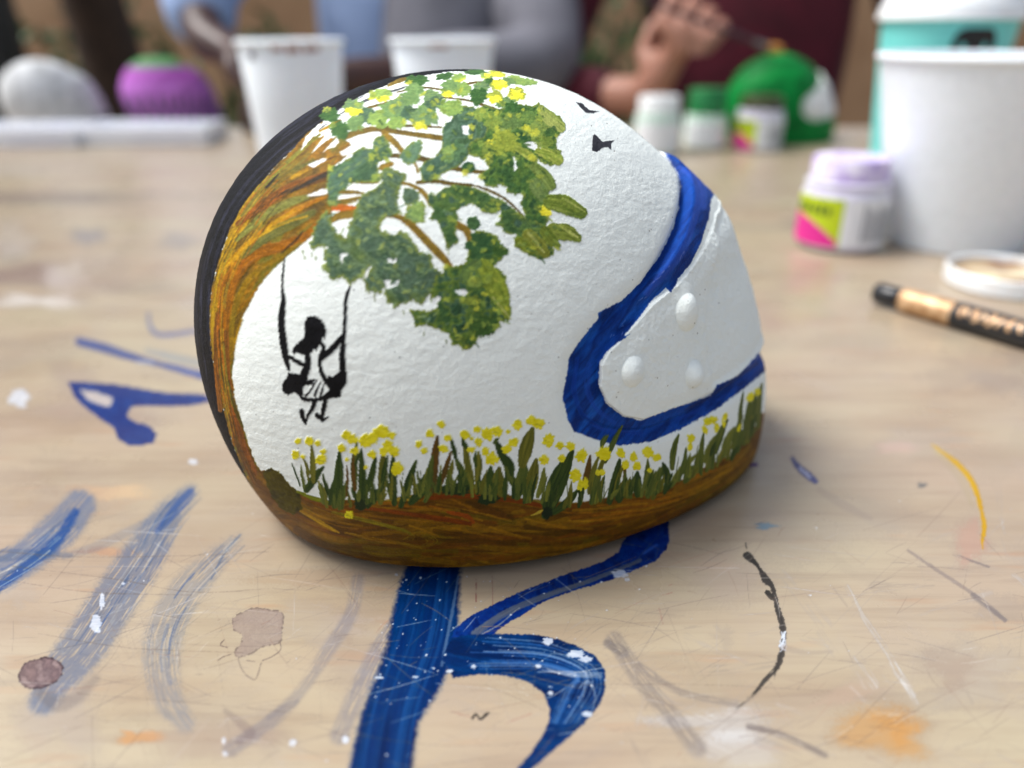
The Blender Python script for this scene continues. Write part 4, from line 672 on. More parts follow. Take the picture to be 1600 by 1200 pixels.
    S([(1456, 695, 3), (1472, 706, 5), (1495, 724, 9), (1516, 748, 10), (1528, 775, 9), (1534, 800, 7), (1538, 824, 9), (1535, 845, 5), (1536, 862, 1)], (206, 164, 36), (190, 146, 30), rag=1.4, soft=1.5); S([(1462, 704, 8), (1500, 745, 14), (1520, 790, 8)], (214, 190, 110), alpha=.35, soft=8)
    S([(1238, 717, 7), (1246, 728, 10), (1262, 742, 13), (1274, 752, 10)], (70, 74, 116), (96, 98, 140), rag=1.5, soft=2); S([(1250, 732, 4), (1266, 746, 4)], (206, 210, 230), alpha=.8); S([(1280, 765, 10), (1320, 790, 14), (1360, 810, 8)], (150, 136, 128), alpha=.4, soft=6); S([(1168, 727, 7), (1182, 726, 5)], (92, 50, 130), soft=2)
    for p, wd, c, al in [([(960, 1000), (1000, 1060), (1050, 1120), (1090, 1170)], 28, (112, 104, 102), .38), ([(1000, 1040), (1060, 1080), (1150, 1100)], 12, (130, 120, 114), .4), ([(1170, 1135), (1220, 1148), (1290, 1180)], 10, (110, 100, 98), .5), ([(950, 1005), (975, 1020)], 16, (100, 94, 96), .4), ([(1420, 860), (1470, 895), (1530, 935), (1570, 970)], 6, (140, 126, 120), .5), ([(1520, 930), (1570, 968)], 9, (120, 112, 110), .45), ([(1490, 866), (1545, 886)], 4, (120, 110, 108), .5)]: S(p, c, width=wd, alpha=min(1, al * 1.5), soft=wd * .4, dry=.45, br=.6)
    for p, wd in [([(1325, 918), (1350, 965), (1380, 1010), (1410, 1060), (1432, 1098)], 10), ([(1340, 1030), (1366, 1070)], 16), ([(1395, 1040), (1425, 1085)], 14), ([(1560, 760), (1565, 820), (1575, 865)], 8), ([(1585, 900), (1600, 912)], 10)]: S(p, (226, 228, 228), width=wd, alpha=.5, soft=3, dry=.9, br=.5)
    S([(738, 1122, 5), (744, 1116, 3), (750, 1124, 4), (758, 1118, 5), (763, 1114, 3)], (40, 36, 36)); S([(744, 905, 1.5), (744, 940, 2.5)], (150, 50, 50), alpha=.7); S([(769, 900, 1.5), (770, 944, 2)], (160, 60, 60), alpha=.6)
    for p in ([(1045, 915), (1052, 912)], [(1030, 950), (1036, 975)], [(706, 1112), (735, 1120)], [(790, 1130), (830, 1115)], [(1035, 930), (1050, 926)]): S(p, (190, 90, 80), width=1.5, alpha=.6)
    # table joint and far bands
    S([(-250, 303, 5), (0, 304, 6), (330, 306, 5), (1100, 352, 6), (1270, 357, 5), (1860, 360, 5)], (112, 100, 92), alpha=.55, soft=5); S([(-250, 236, 5), (345, 238, 4)], (160, 150, 140), alpha=.5, soft=4)
    for p in ([(-20, 860), (120, 870), (300, 868), (420, 862)], [(0, 905), (140, 925), (300, 930)], [(60, 990), (200, 1012), (380, 1020)], [(120, 1084), (320, 1100), (500, 1118)], [(880, 1070), (1100, 1070), (1300, 1080)], [(560, 1150), (700, 1165), (860, 1160)], [(20, 885), (180, 905), (300, 925), (420, 920)]): S(p, (104, 84, 72), width=1.3, alpha=.45, soft=1.2)
    # scratches in the plastic film
    for i in range(900):
        x, y = rng.uniform(-200, 1800), rng.uniform(820, 1300); a = rng.normal(-.25, .5) if rng.random() < .7 else rng.uniform(0, 3.1); L = rng.uniform(15, 130) * (.6 if rng.random() < .6 else 1.3)
        c = [(120, 104, 96), (226, 220, 212), (150, 116, 96), (98, 90, 92), (190, 110, 84)][int(rng.choice(5, p=[.36, .3, .16, .13, .05]))]
        cx, cy = math.cos(a) * L, math.sin(a) * L * .8
        S([(x, y, .8), (x + cx * .5 + rng.normal(0, 1), y + cy * .5 + rng.normal(0, 1), 1.2), (x + cx, y + cy, .6)], c, alpha=rng.uniform(.25, .7), soft=1.0, rag=.2)
    for (qx, qy, n_) in ((250, 990, 60), (200, 1010, 40), (900, 1050, 30), (1000, 1060, 40), (440, 1010, 25)):   # denser hatching where things were cut
        for i in range(n_):
            x, y = qx + rng.normal(0, 50), qy + rng.normal(0, 40); a = rng.choice([-.5, -.7, .2, 1.3]) + rng.normal(0, .12); L = rng.uniform(20, 70)
            S([(x, y, .7), (x + math.cos(a) * L, y + math.sin(a) * L, .9)], (104, 98, 100) if i % 3 else (220, 214, 206), alpha=.35, soft=1, rag=.2)
    for i in range(210):                                           # white flecks
        if rng.random() < .6: x, y = rng.uniform(590, 950), rng.uniform(900, 1100)
        else: x, y = rng.uniform(-100, 1700), rng.uniform(760, 1290)
        r = abs(rng.normal(0, 1)) * .7 + .5; K.dab(x, y, r, r * .8, (236, 240, 244), None, 1, alpha=.85, hh=.1, gl=.3, rag=.4)
    for x, y, a, b in [(457, 1161, 6, 6), (541, 1156, 6, 6), (352, 1178, 4, 4), (350, 1157, 3, 6), (150, 972, 9, 13), (160, 940, 4, 12), (152, 985, 6, 4), (540, 1157, 5, 5), (193, 912, 3, 2), (620, 898, 3, 2), (968, 897, 13, 6), (980, 906, 4, 3), (301, 722, 8, 5), (30, 622, 16, 14), (650, 1058, 5, 2), (702, 1049, 5, 3), (740, 1042, 4, 3), (592, 1059, 6, 2), (705, 1048, 3, 2), (841, 1041, 4, 3), (860, 1083, 4, 3), (918, 1116, 8, 4), (856, 1002, 8, 6), (900, 1022, 14, 6), (915, 1030, 10, 5)]:
        K.dab(x, y, a, b, (232, 236, 242), (200, 208, 222), 1, rag=.28, hh=.12, alpha=.85)
    return K
def table_material():
    m = bpy.data.materials.new('wood under worn film'); m.use_nodes = True; t = m.node_tree; b = t.nodes['Principled BSDF']; L = t.links.new; N = t.nodes.new
    g = N('ShaderNodeTexCoord')
    def mp(s, r=0):
        q = N('ShaderNodeMapping'); q.inputs['Scale'].default_value = s; q.inputs['Rotation'].default_value = (0, 0, r); L(g.outputs['Object'], q.inputs[0]); return q.outputs[0]
    def noise(v, sc_, d=3, dist=0, ro=.5):
        q = N('ShaderNodeTexNoise'); q.inputs['Scale'].default_value = sc_; q.inputs['Detail'].default_value = d; q.inputs['Distortion'].default_value = dist; q.inputs['Roughness'].default_value = ro; L(v, q.inputs['Vector']); return q.outputs[0]
    def mix(f, a, b_):
        q = N('ShaderNodeMix'); q.data_type = 'RGBA'
        for s_, v in ((0, f), (6, a), (7, b_)):
            if hasattr(v, 'links'): L(v, q.inputs[s_])
            else: q.inputs[s_].default_value = v if s_ == 0 else tuple(lin(v)) + (1,)
        return q.outputs[2]
    def ramp(v, a, b_, c=0.0, d=1.0):
        q = N('ShaderNodeMapRange'); q.inputs[1].default_value = a; q.inputs[2].default_value = b_; q.inputs[3].default_value = c; q.inputs[4].default_value = d; L(v, q.inputs[0]); return q.outputs[0]
    big = noise(mp((1, 1.6, 1)), 11, 2); base = mix(ramp(big, .35, .65), (163, 151, 126), (158, 140, 120))
    warm = noise(mp((3, 9, 1)), 6, 3); base = mix(ramp(warm, .45, .75, 0, .65), base, (138, 116, 94))
    grain = noise(mp((9, 130, 1), .04), 2.4, 5, .6, .6); base = mix(ramp(grain, .5, .78, 0, .42), base, (120, 101, 85))
    fine = noise(mp((40, 900, 1), .03), 1.5, 3); base = mix(ramp(fine, .55, .8, 0, .2), base, (132, 112, 96))
    org = noise(mp((9, 55, 1), .05), 4, 2); base = mix(ramp(org, .62, .8, 0, .45), base, (158, 110, 74))
    dirt = noise(mp((1, 1, 1)), 40, 5, .4, .7); base = mix(ramp(dirt, .52, .75, 0, .32), base, (150, 140, 132))
    at = N('ShaderNodeAttribute'); at.attribute_name = 'pigment'; fin = mix(at.outputs['Alpha'], base, base)
    q = N('ShaderNodeMix'); q.data_type = 'RGBA'; L(at.outputs['Alpha'], q.inputs[0]); L(base, q.inputs[6]); L(at.outputs['Color'], q.inputs[7]); L(q.outputs[2], b.inputs['Base Color'])
    ro = noise(mp((1, 1, 1)), 55, 4, .2, .6); L(ramp(ro, .3, .7, .24, .42), b.inputs['Roughness']); L(ramp(at.outputs['Alpha'], 0, 1, .42, .12), b.inputs['Specular IOR Level']); L(ramp(at.outputs['Alpha'], 0, 1, .3, .02), b.inputs['Coat Weight']); b.inputs['Coat Roughness'].default_value = .3
    bn = noise(mp((30, 60, 1), .5), 8, 4); bp = N('ShaderNodeBump'); bp.inputs['Strength'].default_value = .18; bp.inputs['Distance'].default_value = .0004; L(bn, bp.inputs['Height']); L(bp.outputs[0], b.inputs['Normal'])
    return m
M_TABLE = table_material(); M_WOOD = material('table wood', (170, 138, 104), .5, bscale=30)
YEDGE = 0.965
def build_table():
    K = paint_table(); cols = 1080
    py = np.concatenate([np.linspace(1290, 760, 440, endpoint=False), np.linspace(760, 203, 190)]); y = on_table(np.full(len(py), 800.), py)[:, 1]
    y = np.concatenate([[-.32, -.1, .02, .05], y, [YEDGE]]); y = np.maximum.accumulate(y)
    wid = np.clip((y * math.cos(PITCH) + CAM_H * math.sin(PITCH)), .04, None) * (840 / FPX); u = np.linspace(-1, 1, cols); W_ = 1.1
    X = wid[:, None] * u[None, :]; ext = np.linspace(0, 1, 9)[1:]
    XL = -(wid[:, None] + (W_ - wid[:, None]) * ext[::-1][None, :]); XR = wid[:, None] + (W_ - wid[:, None]) * ext[None, :]
    X = np.hstack([XL, X, XR]); Y = np.broadcast_to(y[:, None], X.shape); P = np.stack([X, Y, X * 0], -1)
    px, pyy = project(P); ok = (P[..., 1] > .055) & (px > K.x0 + 3) & (px < 1857) & (pyy > K.y0) & (pyy < 1327)
    a = np.where(ok, K.sample(px, pyy, K.a), 0); c = np.where(ok[..., None], K.sample(px, pyy, K.col), 150); h = np.where(ok, K.sample(px, pyy, K.h), 0)
    P[..., 2] = np.clip(h, 0, .3) * .0006 * np.minimum(a * 1.3, 1)
    N = grid_normals(P, False); N[N[..., 2] < 0] *= -1
    T = empty('table', 'long plywood table under a scratched clear film, smeared with blue, black and yellow paint', 'table', (0, 0, 0))
    mesh_arrays('tabletop', P.reshape(-1, 3), grid_faces(P.shape[0], P.shape[1], False), M_TABLE, T, (lin(np.clip(c, 0, 255)) * .70).reshape(-1, 3), a.reshape(-1), N.reshape(-1, 3))
    MB().box((-W_, -.32, -.026), (W_, YEDGE, -.0015)).build('edge_band', M_WOOD, T)
    MB().box((-W_ + .06, -.26, -.10), (W_ - .06, YEDGE - .06, -.027)).build('apron', M_WOOD, T)
    for x in (-W_ + .1, W_ - .1):
        for yy in (-.22, YEDGE - .1): MB().box((x - .03, yy - .03, -.74), (x + .03, yy + .03, -.101), .003).build('leg', M_WOOD, T)
build_table()

# ------------------------------------------------------------------ things standing on the table
def tpos(px, py_base): p = on_table(px, py_base); return float(p[0]), float(p[1])
M_PAPER = material('white paper cup', (230, 237, 242), .55, bscale=300, noise=(222, 229, 234), sss=.05)
M_LID = material('white plastic', (234, 240, 242), .3, bscale=200, noise=(232, 232, 230)); M_CLEAR = material('cloudy jar plastic', (214, 216, 224), .25, bscale=120, noise=(196, 190, 214))
def cup(x, y, r0, r1, h, label, name='paper_cup', group='plain white paper cups', mat=None):
    T = empty(name, label, 'cup', (x, y, 0), 0, group); m = mat or M_PAPER
    MB().lathe([(0.001, .0045), (r0 - .003, .0045), (r0 - .0015, .0004), (r0, .0006), (r0 + (r1 - r0) * .5, h * .5), (r1, h - .002), (r1 - .0006, h - .001), (r0 - .0006, .006), (0.001, .0062)], 96).build('cup_wall', m, T)
    b = MB(); b.lathe([(r1 + .0016 * math.cos(a) + .0006, h - .0006 + .0019 * math.sin(a)) for a in np.linspace(0, 2 * math.pi, 13)], 96).build('rim', m, T)
    sm = MB(); seam = [Vector(((r0 + (r1 - r0) * t + .0003) * math.cos(a), (r0 + (r1 - r0) * t + .0003) * math.sin(a), h * t * .97 + .002)) for t in (0, 1) for a in (1.9, 1.93)]
    vs = [sm.bm.verts.new(v) for v in seam]; sm.bm.faces.new((vs[0], vs[1], vs[3], vs[2])); sm.build('seam', m, T, False)
    return T
# white cup at the right
CUPX, CUPY = .2460, .425
cup(CUPX, CUPY, .0345, .0535, .0962, 'plain white paper cup at the right edge, in front of the turquoise cup')
c1 = cup(-.1625, .615, .0300, .0372, .100, 'white paper cup left of the helmet, with brownish red stains under its rim', group='plain white paper cups')
c2 = cup(-.054, .655, .0300, .0395, .100, 'white paper cup directly behind the helmet, only its rim above the painted tree', group='plain white paper cups')
M_STAIN = material('dried red brown paint', (120, 62, 58), .5, noise=(170, 130, 124), bscale=400); M_GREY = material('grey pen', (92, 92, 98), .6)
def band(T, r0, r1, h, a0, a1, z0, z1, mat, name, off=.0004, n=24, rag=0.0):
    """a patch of print or paint that follows the side of a cup or jar"""
    b = MB(); rows = []
    for j in range(2):
        row = []
        for i in range(n + 1):
            a = a0 + (a1 - a0) * i / n; z = (z0, z1)[j] + (rag * random.uniform(-1, 1) if rag and j == 0 else 0); r = r0 + (r1 - r0) * z / h + off
            row.append(b.bm.verts.new((r * math.cos(a), r * math.sin(a), z)))
        rows.append(row)
    for i in range(n): b.bm.faces.new((rows[0][i], rows[0][i + 1], rows[1][i + 1], rows[1][i]))
    return b.build(name, mat, T)

for a_, b2, z_ in ((-96, -84, .0945), (-80, -66, .093), (-62, -44, .0938)): band(c1, .0300, .0372, .1, R(a_), R(b2), z_, .0975, M_STAIN, 'paint_stain', .0004, 10, .001)
band(c1, .0300, .0372, .1, R(-128), R(-118), .089, .094, M_GREY, 'pen_scribble', .0004, 8, .002)
band(c2, .0300, .0395, .1, R(-100), R(-80), .095, .0975, M_STAIN, 'paint_stain', .0005, 12, .001)
# turquoise cup with lid
M_TURQ = material('turquoise card', (118, 214, 208), .5, bscale=200, noise=(110, 206, 202)); M_BLACK = material('black print', (22, 24, 28), .5)
TX, TY = .2820, .548
T = empty('takeaway_cup', 'turquoise takeaway cup with white lid and dark round emblem, behind the white paper cup', 'cup', (TX, TY, 0))
MB().lathe([(.001, .004), (.0285, .004), (.0292, 0), (.0405, .117), (.0385, .117), (.0282, .006), (.001, .006)], 96).build('cup_wall', M_TURQ, T)
MB().lathe([(.0405, .1135), (.0432, .1135), (.0434, .1165), (.0424, .118), (.0425, .1215), (.0405, .1235), (.0385, .1385), (.0365, .1395), (.0345, .1385), (.034, .135), (.001, .1345)], 96).build('lid', M_LID, T)
b = MB(); n_ = 28; ring = []; ac = R(-92)
def onc(a, z, off=.0005): r = .0292 + (.0405 - .0292) * z / .117 + off; return (r * math.cos(a), r * math.sin(a), z)
cv = b.bm.verts.new(onc(ac, .098)); ring = [b.bm.verts.new(onc(ac + .34 * math.cos(t), .098 + .0125 * math.sin(t) + .0016 * math.sin(3 * t))) for t in np.linspace(0, 2 * math.pi, n_, endpoint=False)]
for i in range(n_): b.bm.faces.new((cv, ring[i], ring[(i + 1) % n_]))
b.build('emblem', M_BLACK, T)
# paint jars
M_LIME = material('lime label', (186, 204, 20), .45, noise=(170, 190, 16)); M_PINK = material('magenta label', (214, 36, 140), .45, noise=(200, 30, 130)); M_LABEL = material('white label', (232, 234, 236), .45, noise=(222, 224, 228)); M_INK = material('grey small print', (128, 132, 140), .6); M_GINK = material('dark green lettering', (60, 92, 20), .6)
def jar(x, y, r, h, label, lid_mat, body_mat, rot=0.0, lab=True, text=True, lime=True, lidh=.28):
    T = empty('paint_jar', label, 'paint jar', (x, y, 0), rot, 'small paint jars'); hb = h * (1 - lidh)
    MB().lathe([(.001, .0005), (r - .003, .0004), (r - .0008, .002), (r, .005), (r, hb * .80), (r - .001, hb * .88), (r * .84, hb * .97), (r * .80, hb), (.001, hb)], 80).build('jar_body', body_mat, T)
    MB().lathe([(r * .93, hb * .90), (r * .96, hb * .93), (r * .96, hb * .985), (r * .90, hb * 1.01), (r * .82, hb * 1.01)], 80).build('neck_ring', body_mat, T)
    o = MB(); o.lathe([(r * .84, hb * 1.012), (r * .87, hb * 1.03), (r * .87, h - .002), (r * .84, h - .0004), (.001, h)], 80); lidm = o.build('lid', lid_mat, T)
    if lab:
        z0, z1 = .004, hb * .80
        if lime: band(T, r, r, h, R(-170), R(-88), z0, z1, M_LIME, 'label_panel', .0003)
        band(T, r, r, h, R(-88) if lime else R(-160), R(20), z0, z1, M_LABEL, 'label_panel', .0003)
        if lime:
            b = MB(); zz = lambda a: z0 + (z1 - z0) * (.62 - .62 * max(0, (a + R(172)) / R(88)) ** 2.2); n = 24; rows = [[], []]
            for i in range(n + 1):
                a = R(-170) + R(79) * i / n
                for k, z in enumerate((z0 - .0003, max(z0, zz(a)))): rows[k].append(b.bm.verts.new(((r + .0006) * math.cos(a), (r + .0006) * math.sin(a), z)))
            for i in range(n): b.bm.faces.new((rows[0][i], rows[0][i + 1], rows[1][i + 1], rows[1][i]))
            b.build('label_swoosh', M_PINK, T)
        if text:
            for k in range(9):
                a = R(-62 + k * 6.5); band(T, r, r, h, a, a + R(2.6), z0 + .003, z1 - .002 - .002 * (k % 3), M_INK, 'print_line', .0007, 2)
            if lime:
                for k in range(6): a = R(-160 + k * 10); band(T, r, r, h, a, a + R(6), z1 - .0085, z1 - .0035 - .001 * (k % 2), M_GINK, 'print_letter', .0007, 3)
    return T
M_LILAC = material('lilac paint smears', (232, 228, 240), .4, noise=(158, 128, 204), bscale=110)
jar(.1800, .418, .0226, .0480, 'nearest paint jar, its lid smeared lilac, lime and pink label, beside the white cup', M_LILAC, M_CLEAR, -.42, lidh=.25)
M_GREENLID = material('green lid', (22, 122, 62), .4, noise=(18, 108, 54)); M_GREENJ = material('pale green jar', (206, 226, 214), .3, noise=(190, 214, 200)); M_OLID = material('olive black lid', (62, 66, 34), .4)
x, y = tpos(1098, 232); jar(x, y, .0205, .056, 'paint jar with a bright green lid, between two other jars behind the helmet', M_GREENLID, M_GREENJ, 0, True, False, False, .42)
x, y = tpos(1181, 234); jar(x, y, .0225, .050, 'paint jar with dark olive lid and lime and pink label, left of the green helmet', M_OLID, M_CLEAR, -.4, lidh=.25)
x, y = tpos(1024, 240); jar(x, y, .0215, .052, 'pale jar with a white lid, nearest the hand holding the brush', M_LID, M_GREENJ, 0, True, False, False, .3)
# round lid with paint in it
x, y = tpos(1568, 445)
T = empty('jar_lid', 'upturned white jar lid with cream and brown paint in it, right of the black marker', 'lid', (x, y, 0))
prof = [(.001, .0003), (.0248, .0003), (.0256, .001), (.0258, .0076), (.0252, .0082), (.0244, .0077), (.0240, .0022), (.001, .0020)]
MB().lathe(prof, 90).build('lid_wall', M_LID, T)
M_CREAM = material('cream and brown wet paint', (220, 206, 170), .2, noise=(112, 60, 20), bscale=48)
b = MB(); n_ = 64; c0 = b.bm.verts.new((0, 0, .0042)); pr = None; rings = []
for r in (.006, .012, .018, .0228, .0237): rings.append([b.bm.verts.new((r * math.cos(t), r * math.sin(t), .0040 + .0005 * float(vn(math.cos(t) * r * 200 + 9, math.sin(t) * r * 200 + 9)) + (.0016 if r > .0235 else 0))) for t in np.linspace(0, 2 * math.pi, n_, endpoint=False)])
for i in range(n_): b.bm.faces.new((c0, rings[0][i], rings[0][(i + 1) % n_]))
for a_, b_ in zip(rings[:-1], rings[1:]):
    for i in range(n_): b.bm.faces.new((a_[i], b_[i], b_[(i + 1) % n_], a_[(i + 1) % n_]))
b.build('paint', M_CREAM, T)
band(T, .0258, .0258, 1, R(-95), R(-60), .002, .006, material('peach print', (226, 190, 170), .5), 'print_mark', .0002, 8)
# marker pen
p0 = on_table(1366, 474); p1 = on_table(1640, 556); dv_ = Vector((p1[0] - p0[0], p1[1] - p0[1], 0)); L_ = dv_.length; ang = math.atan2(dv_.y, dv_.x)
M_PEN = material('black barrel', (16, 20, 26), .3); M_GOLD = material('gold foil', (206, 172, 132), .4, metal=.3, noise=(150, 104, 56), bscale=220)
T = empty('marker_pen', 'black marker pen with a gold band and gold lettering, lying at the right', 'pen', (p0[0], p0[1], .0052), ang)
MY = Matrix.Rotation(R(90), 4, 'Y')
MB().lathe([(.001, 0), (.0040, .0002), (.0044, .001), (.0044, .0115), (.0040, .012), (.001, .012)], 40, MY).build('cap_end', M_PEN, T)
MB().lathe([(.0040, .0118), (.0050, .0125), (.0052, .030), (.0052, .034), (.0050, .0345)], 40, MY).build('gold_band', M_GOLD, T)
MB().lathe([(.0049, .0340), (.0052, .0350), (.0052, .128), (.0046, .132), (.001, .132)], 40, MY).build('barrel', M_PEN, T)
for k, (x_, w_, l_) in enumerate([(.038, .0013, .9), (.0405, .0010, .6), (.0432, .0016, 1.1), (.0465, .0010, .8), (.0492, .0016, 1.1), (.0525, .0012, .9), (.056, .0016, 1.0), (.060, .0012, .8)]):
    b = MB(); v = [[b.bm.verts.new((x_ + s * w_ + .0006 * math.sin(a * 5 + k), -.00535 * math.sin(a), .00535 * math.cos(a))) for s in (0, 1)] for a in np.linspace(.9 - l_ * .5, .9 + l_ * .5, 6)]
    for i in range(5): b.bm.faces.new((v[i][0], v[i][1], v[i + 1][1], v[i + 1][0]))
    b.build('gold_letter', M_GOLD, T)

# ------------------------------------------------------------------ other toy helmets, far along the table
def small_helmet(x, y, rz, sc_, label, colour, parts, group='toy helmets painted by other people'):
    n = helmet_grid(170, 60, 120); l = n * rfun(n)[..., None]; d, rid = form(l); P = l + n * d[..., None]
    T = empty('toy_helmet', label, 'helmet', (x, y, 0), rz, group); C = chart(l.reshape(-1, 3)); k = np.where(l.reshape(-1, 3)[:, 0] > -.03)[0]
    do = np.full(len(C), -1.); dv = do.copy(); do[k] = sdist(C[k], OREG); dv[k] = sdist(C[k], VREG); I = np.where(do > 0, 1, 0); I = np.where(dv > 0, 2, I)
    Pl = P.reshape(-1, 3) * sc_; col, I = colour(Pl, I, C); Pl[:, 2] += CZ * sc_
    F = grid_faces(120, 230); fi = I[F[:, 0]]
    for v in np.unique(fi):
        f = F[fi == v]; u, inv = np.unique(f, return_inverse=True); mesh_arrays(parts[int(v)], Pl[u], inv.reshape(f.shape), M_PAINT, T, lin(np.clip(col[u], 0, 255)), np.full(len(u), .6))
    return T
def green(P, I, C):
    col = np.tile(np.array((8., 122, 52)), (len(P), 1)); s = vn(P[:, 0] * 90 + 4, P[:, 2] * 90 + P[:, 1] * 50, 3)[:, None]; col = col * (1 - .25 * sstep(s, .1, .5)); col[I == 2] = (226, 228, 226); col[I == 1] = (206, 214, 206); return col, I
def white(P, I, C): return np.tile(np.array((206., 208, 208)), (len(P), 1)) * (1 - .12 * sstep(vn(P[:, 0] * 120, P[:, 2] * 120, 2), .1, .6))[:, None], I
def purple(P, I, C):
    z = P[:, 2] + .045; az = np.arctan2(P[:, 1], P[:, 0]); col = np.tile(np.array((168., 88, 176)), (len(P), 1))
    tri = np.abs(((az * 11 / math.pi) % 1) - .5) * 2; zig = np.abs((z - .030) / .030 - (tri - .5) * 1.0) < .26; band_ = (z > .012) & (z < .064)
    col[band_ & zig] = (96, 92, 116); col[band_ & ~zig] = (196, 120, 208); col[z >= .078] = (84, 140, 84); col[z >= .088] = (70, 88, 74); col[z < .010] = (28, 34, 48); I = I * 0; I[z >= .078] = 2; I[z < .010] = 1; return col, I
x, y = tpos(1256, 229); small_helmet(x, y + .05, R(20), .84, 'toy helmet painted all green with a white visor, in front of the person in maroon', green, {0: 'shell', 1: 'visor_groove', 2: 'visor'})
x, y = tpos(112, 196); small_helmet(x, y, R(25), .74, 'unpainted white plaster toy helmet at the far left behind the palettes', white, {0: 'shell', 1: 'visor_groove', 2: 'visor'})
x, y = tpos(290, 190); small_helmet(x, y, R(8), .76, 'purple toy helmet with a grey zigzag and green top, in front of the dark hand', purple, {0: 'shell', 1: 'base_rim', 2: 'painted_cap'})
# palettes
M_TRAY = material('white palette plastic', (238, 240, 244), .25, noise=(228, 230, 238)); blobs = [material('lilac paint', (186, 160, 220), .3), material('pale blue paint', (160, 196, 232), .3), material('yellow paint', (226, 214, 130), .3), material('pink paint', (220, 170, 200), .3), material('pale green paint', (176, 208, 160), .3), material('violet paint', (150, 110, 180), .3)]
def palette(x, y, w_, d_, label, seq):
    T = empty('paint_palette', label, 'palette', (x, y, 0), 0, 'white plastic paint palettes'); h = .018
    b = MB(); b.box((-w_ / 2, -d_ / 2, 0), (w_ / 2, d_ / 2, .006), .002); b.build('tray_base', M_TRAY, T)
    b = MB(); t_ = .003
    b.box((-w_ / 2, -d_ / 2, .0062), (w_ / 2, -d_ / 2 + t_, h), .001); b.build('front_wall', M_TRAY, T); b = MB(); b.box((-w_ / 2, d_ / 2 - t_, .0062), (w_ / 2, d_ / 2, h), .001); b.build('back_wall', M_TRAY, T)
    for sx in (-1, 1): b = MB(); b.box((sx * (w_ / 2 - t_ / 2) - t_ / 2, -d_ / 2 + t_ + .0002, .0062), (sx * (w_ / 2 - t_ / 2) + t_ / 2, d_ / 2 - t_ - .0002, h), .001); b.build('side_wall', M_TRAY, T)
    nx = 5
    for i in range(nx):
        for j in range(2):
            cx_ = -w_ / 2 + (i + .5) * w_ / nx; cy_ = (-.25 + .5 * j) * d_; r = w_ / nx * .36
            MB().lathe([(r, .0062), (r + .0018, .0085), (r + .001, .0145), (r - .0014, .0150), (r - .0022, .0095), (.001, .0085)], 28, Matrix.Translation((cx_, cy_, 0))).build('well', M_TRAY, T)
            k = seq[(i * 2 + j) % len(seq)]
            MB().lathe([(r - .0026, .0100), (r * .6, .0120 + .002 * random.random()), (.0008, .0128 + .002 * random.random())], 28, Matrix.Translation((cx_, cy_, 0))).build('paint', blobs[k], T)
    return T
palette(*tpos(240, 221), .135, .070, 'white palette of lilac and pale blue paint, in front of the purple helmet', [0, 1, 1, 0, 3, 1, 1, 0, 4, 4])
palette(*tpos(52, 223), .125, .070, 'white palette with violet, yellow and blue paint at the far left edge of the table', [5, 1, 3, 2, 1, 2, 5, 0, 5, 1])

# ------------------------------------------------------------------ people across the table
def skin_body(name, J, E, mat, parent=None, sub=2):
    """one continuous surface grown round a skeleton: J name -> (x, y, z, radius)"""
    me = bpy.data.meshes.new(name); ks = list(J); ix = {k: i for i, k in enumerate(ks)}
    me.from_pydata([J[k][:3] for k in ks], [(ix[a], ix[b]) for a, b in E], []); me.materials.append(mat)
    o = bpy.data.objects.new(name, me); COL.objects.link(o); s = o.modifiers.new('skin', 'SKIN'); s.use_smooth_shade = True
    for i, k in enumerate(ks):
        r = J[k][3]; v = me.skin_vertices[0].data[i]; v.radius = (r, r) if not isinstance(r, tuple) else r; v.use_root = (i == 0)
    if sub: m = o.modifiers.new('sub', 'SUBSURF'); m.levels = m.render_levels = sub
    if parent is not None: o.parent = parent
    return o
M_SKIN = material('light brown skin', (160, 112, 92), .5, noise=(160, 112, 92), bscale=40, sss=.1); M_DSKIN = material('dark brown skin', (66, 36, 28), .45, noise=(46, 24, 20), bscale=40, sss=.05)
M_MAROON = material('maroon wool', (84, 8, 30), .9, noise=(58, 3, 18), bscale=18, bump=.6); M_JACKET = material('grey jacket', (112, 112, 120), .85, noise=(82, 82, 90), bscale=12, bump=.6); M_SHIRT = material('light blue shirt', (156, 178, 214), .85, noise=(130, 152, 190), bscale=14, bump=.5)
M_HAIR = material('black hair', (22, 18, 18), .5); M_TROUSER = material('dark trousers', (40, 42, 50), .9); M_SLV = material('grey cuff', (150, 150, 158), .85)
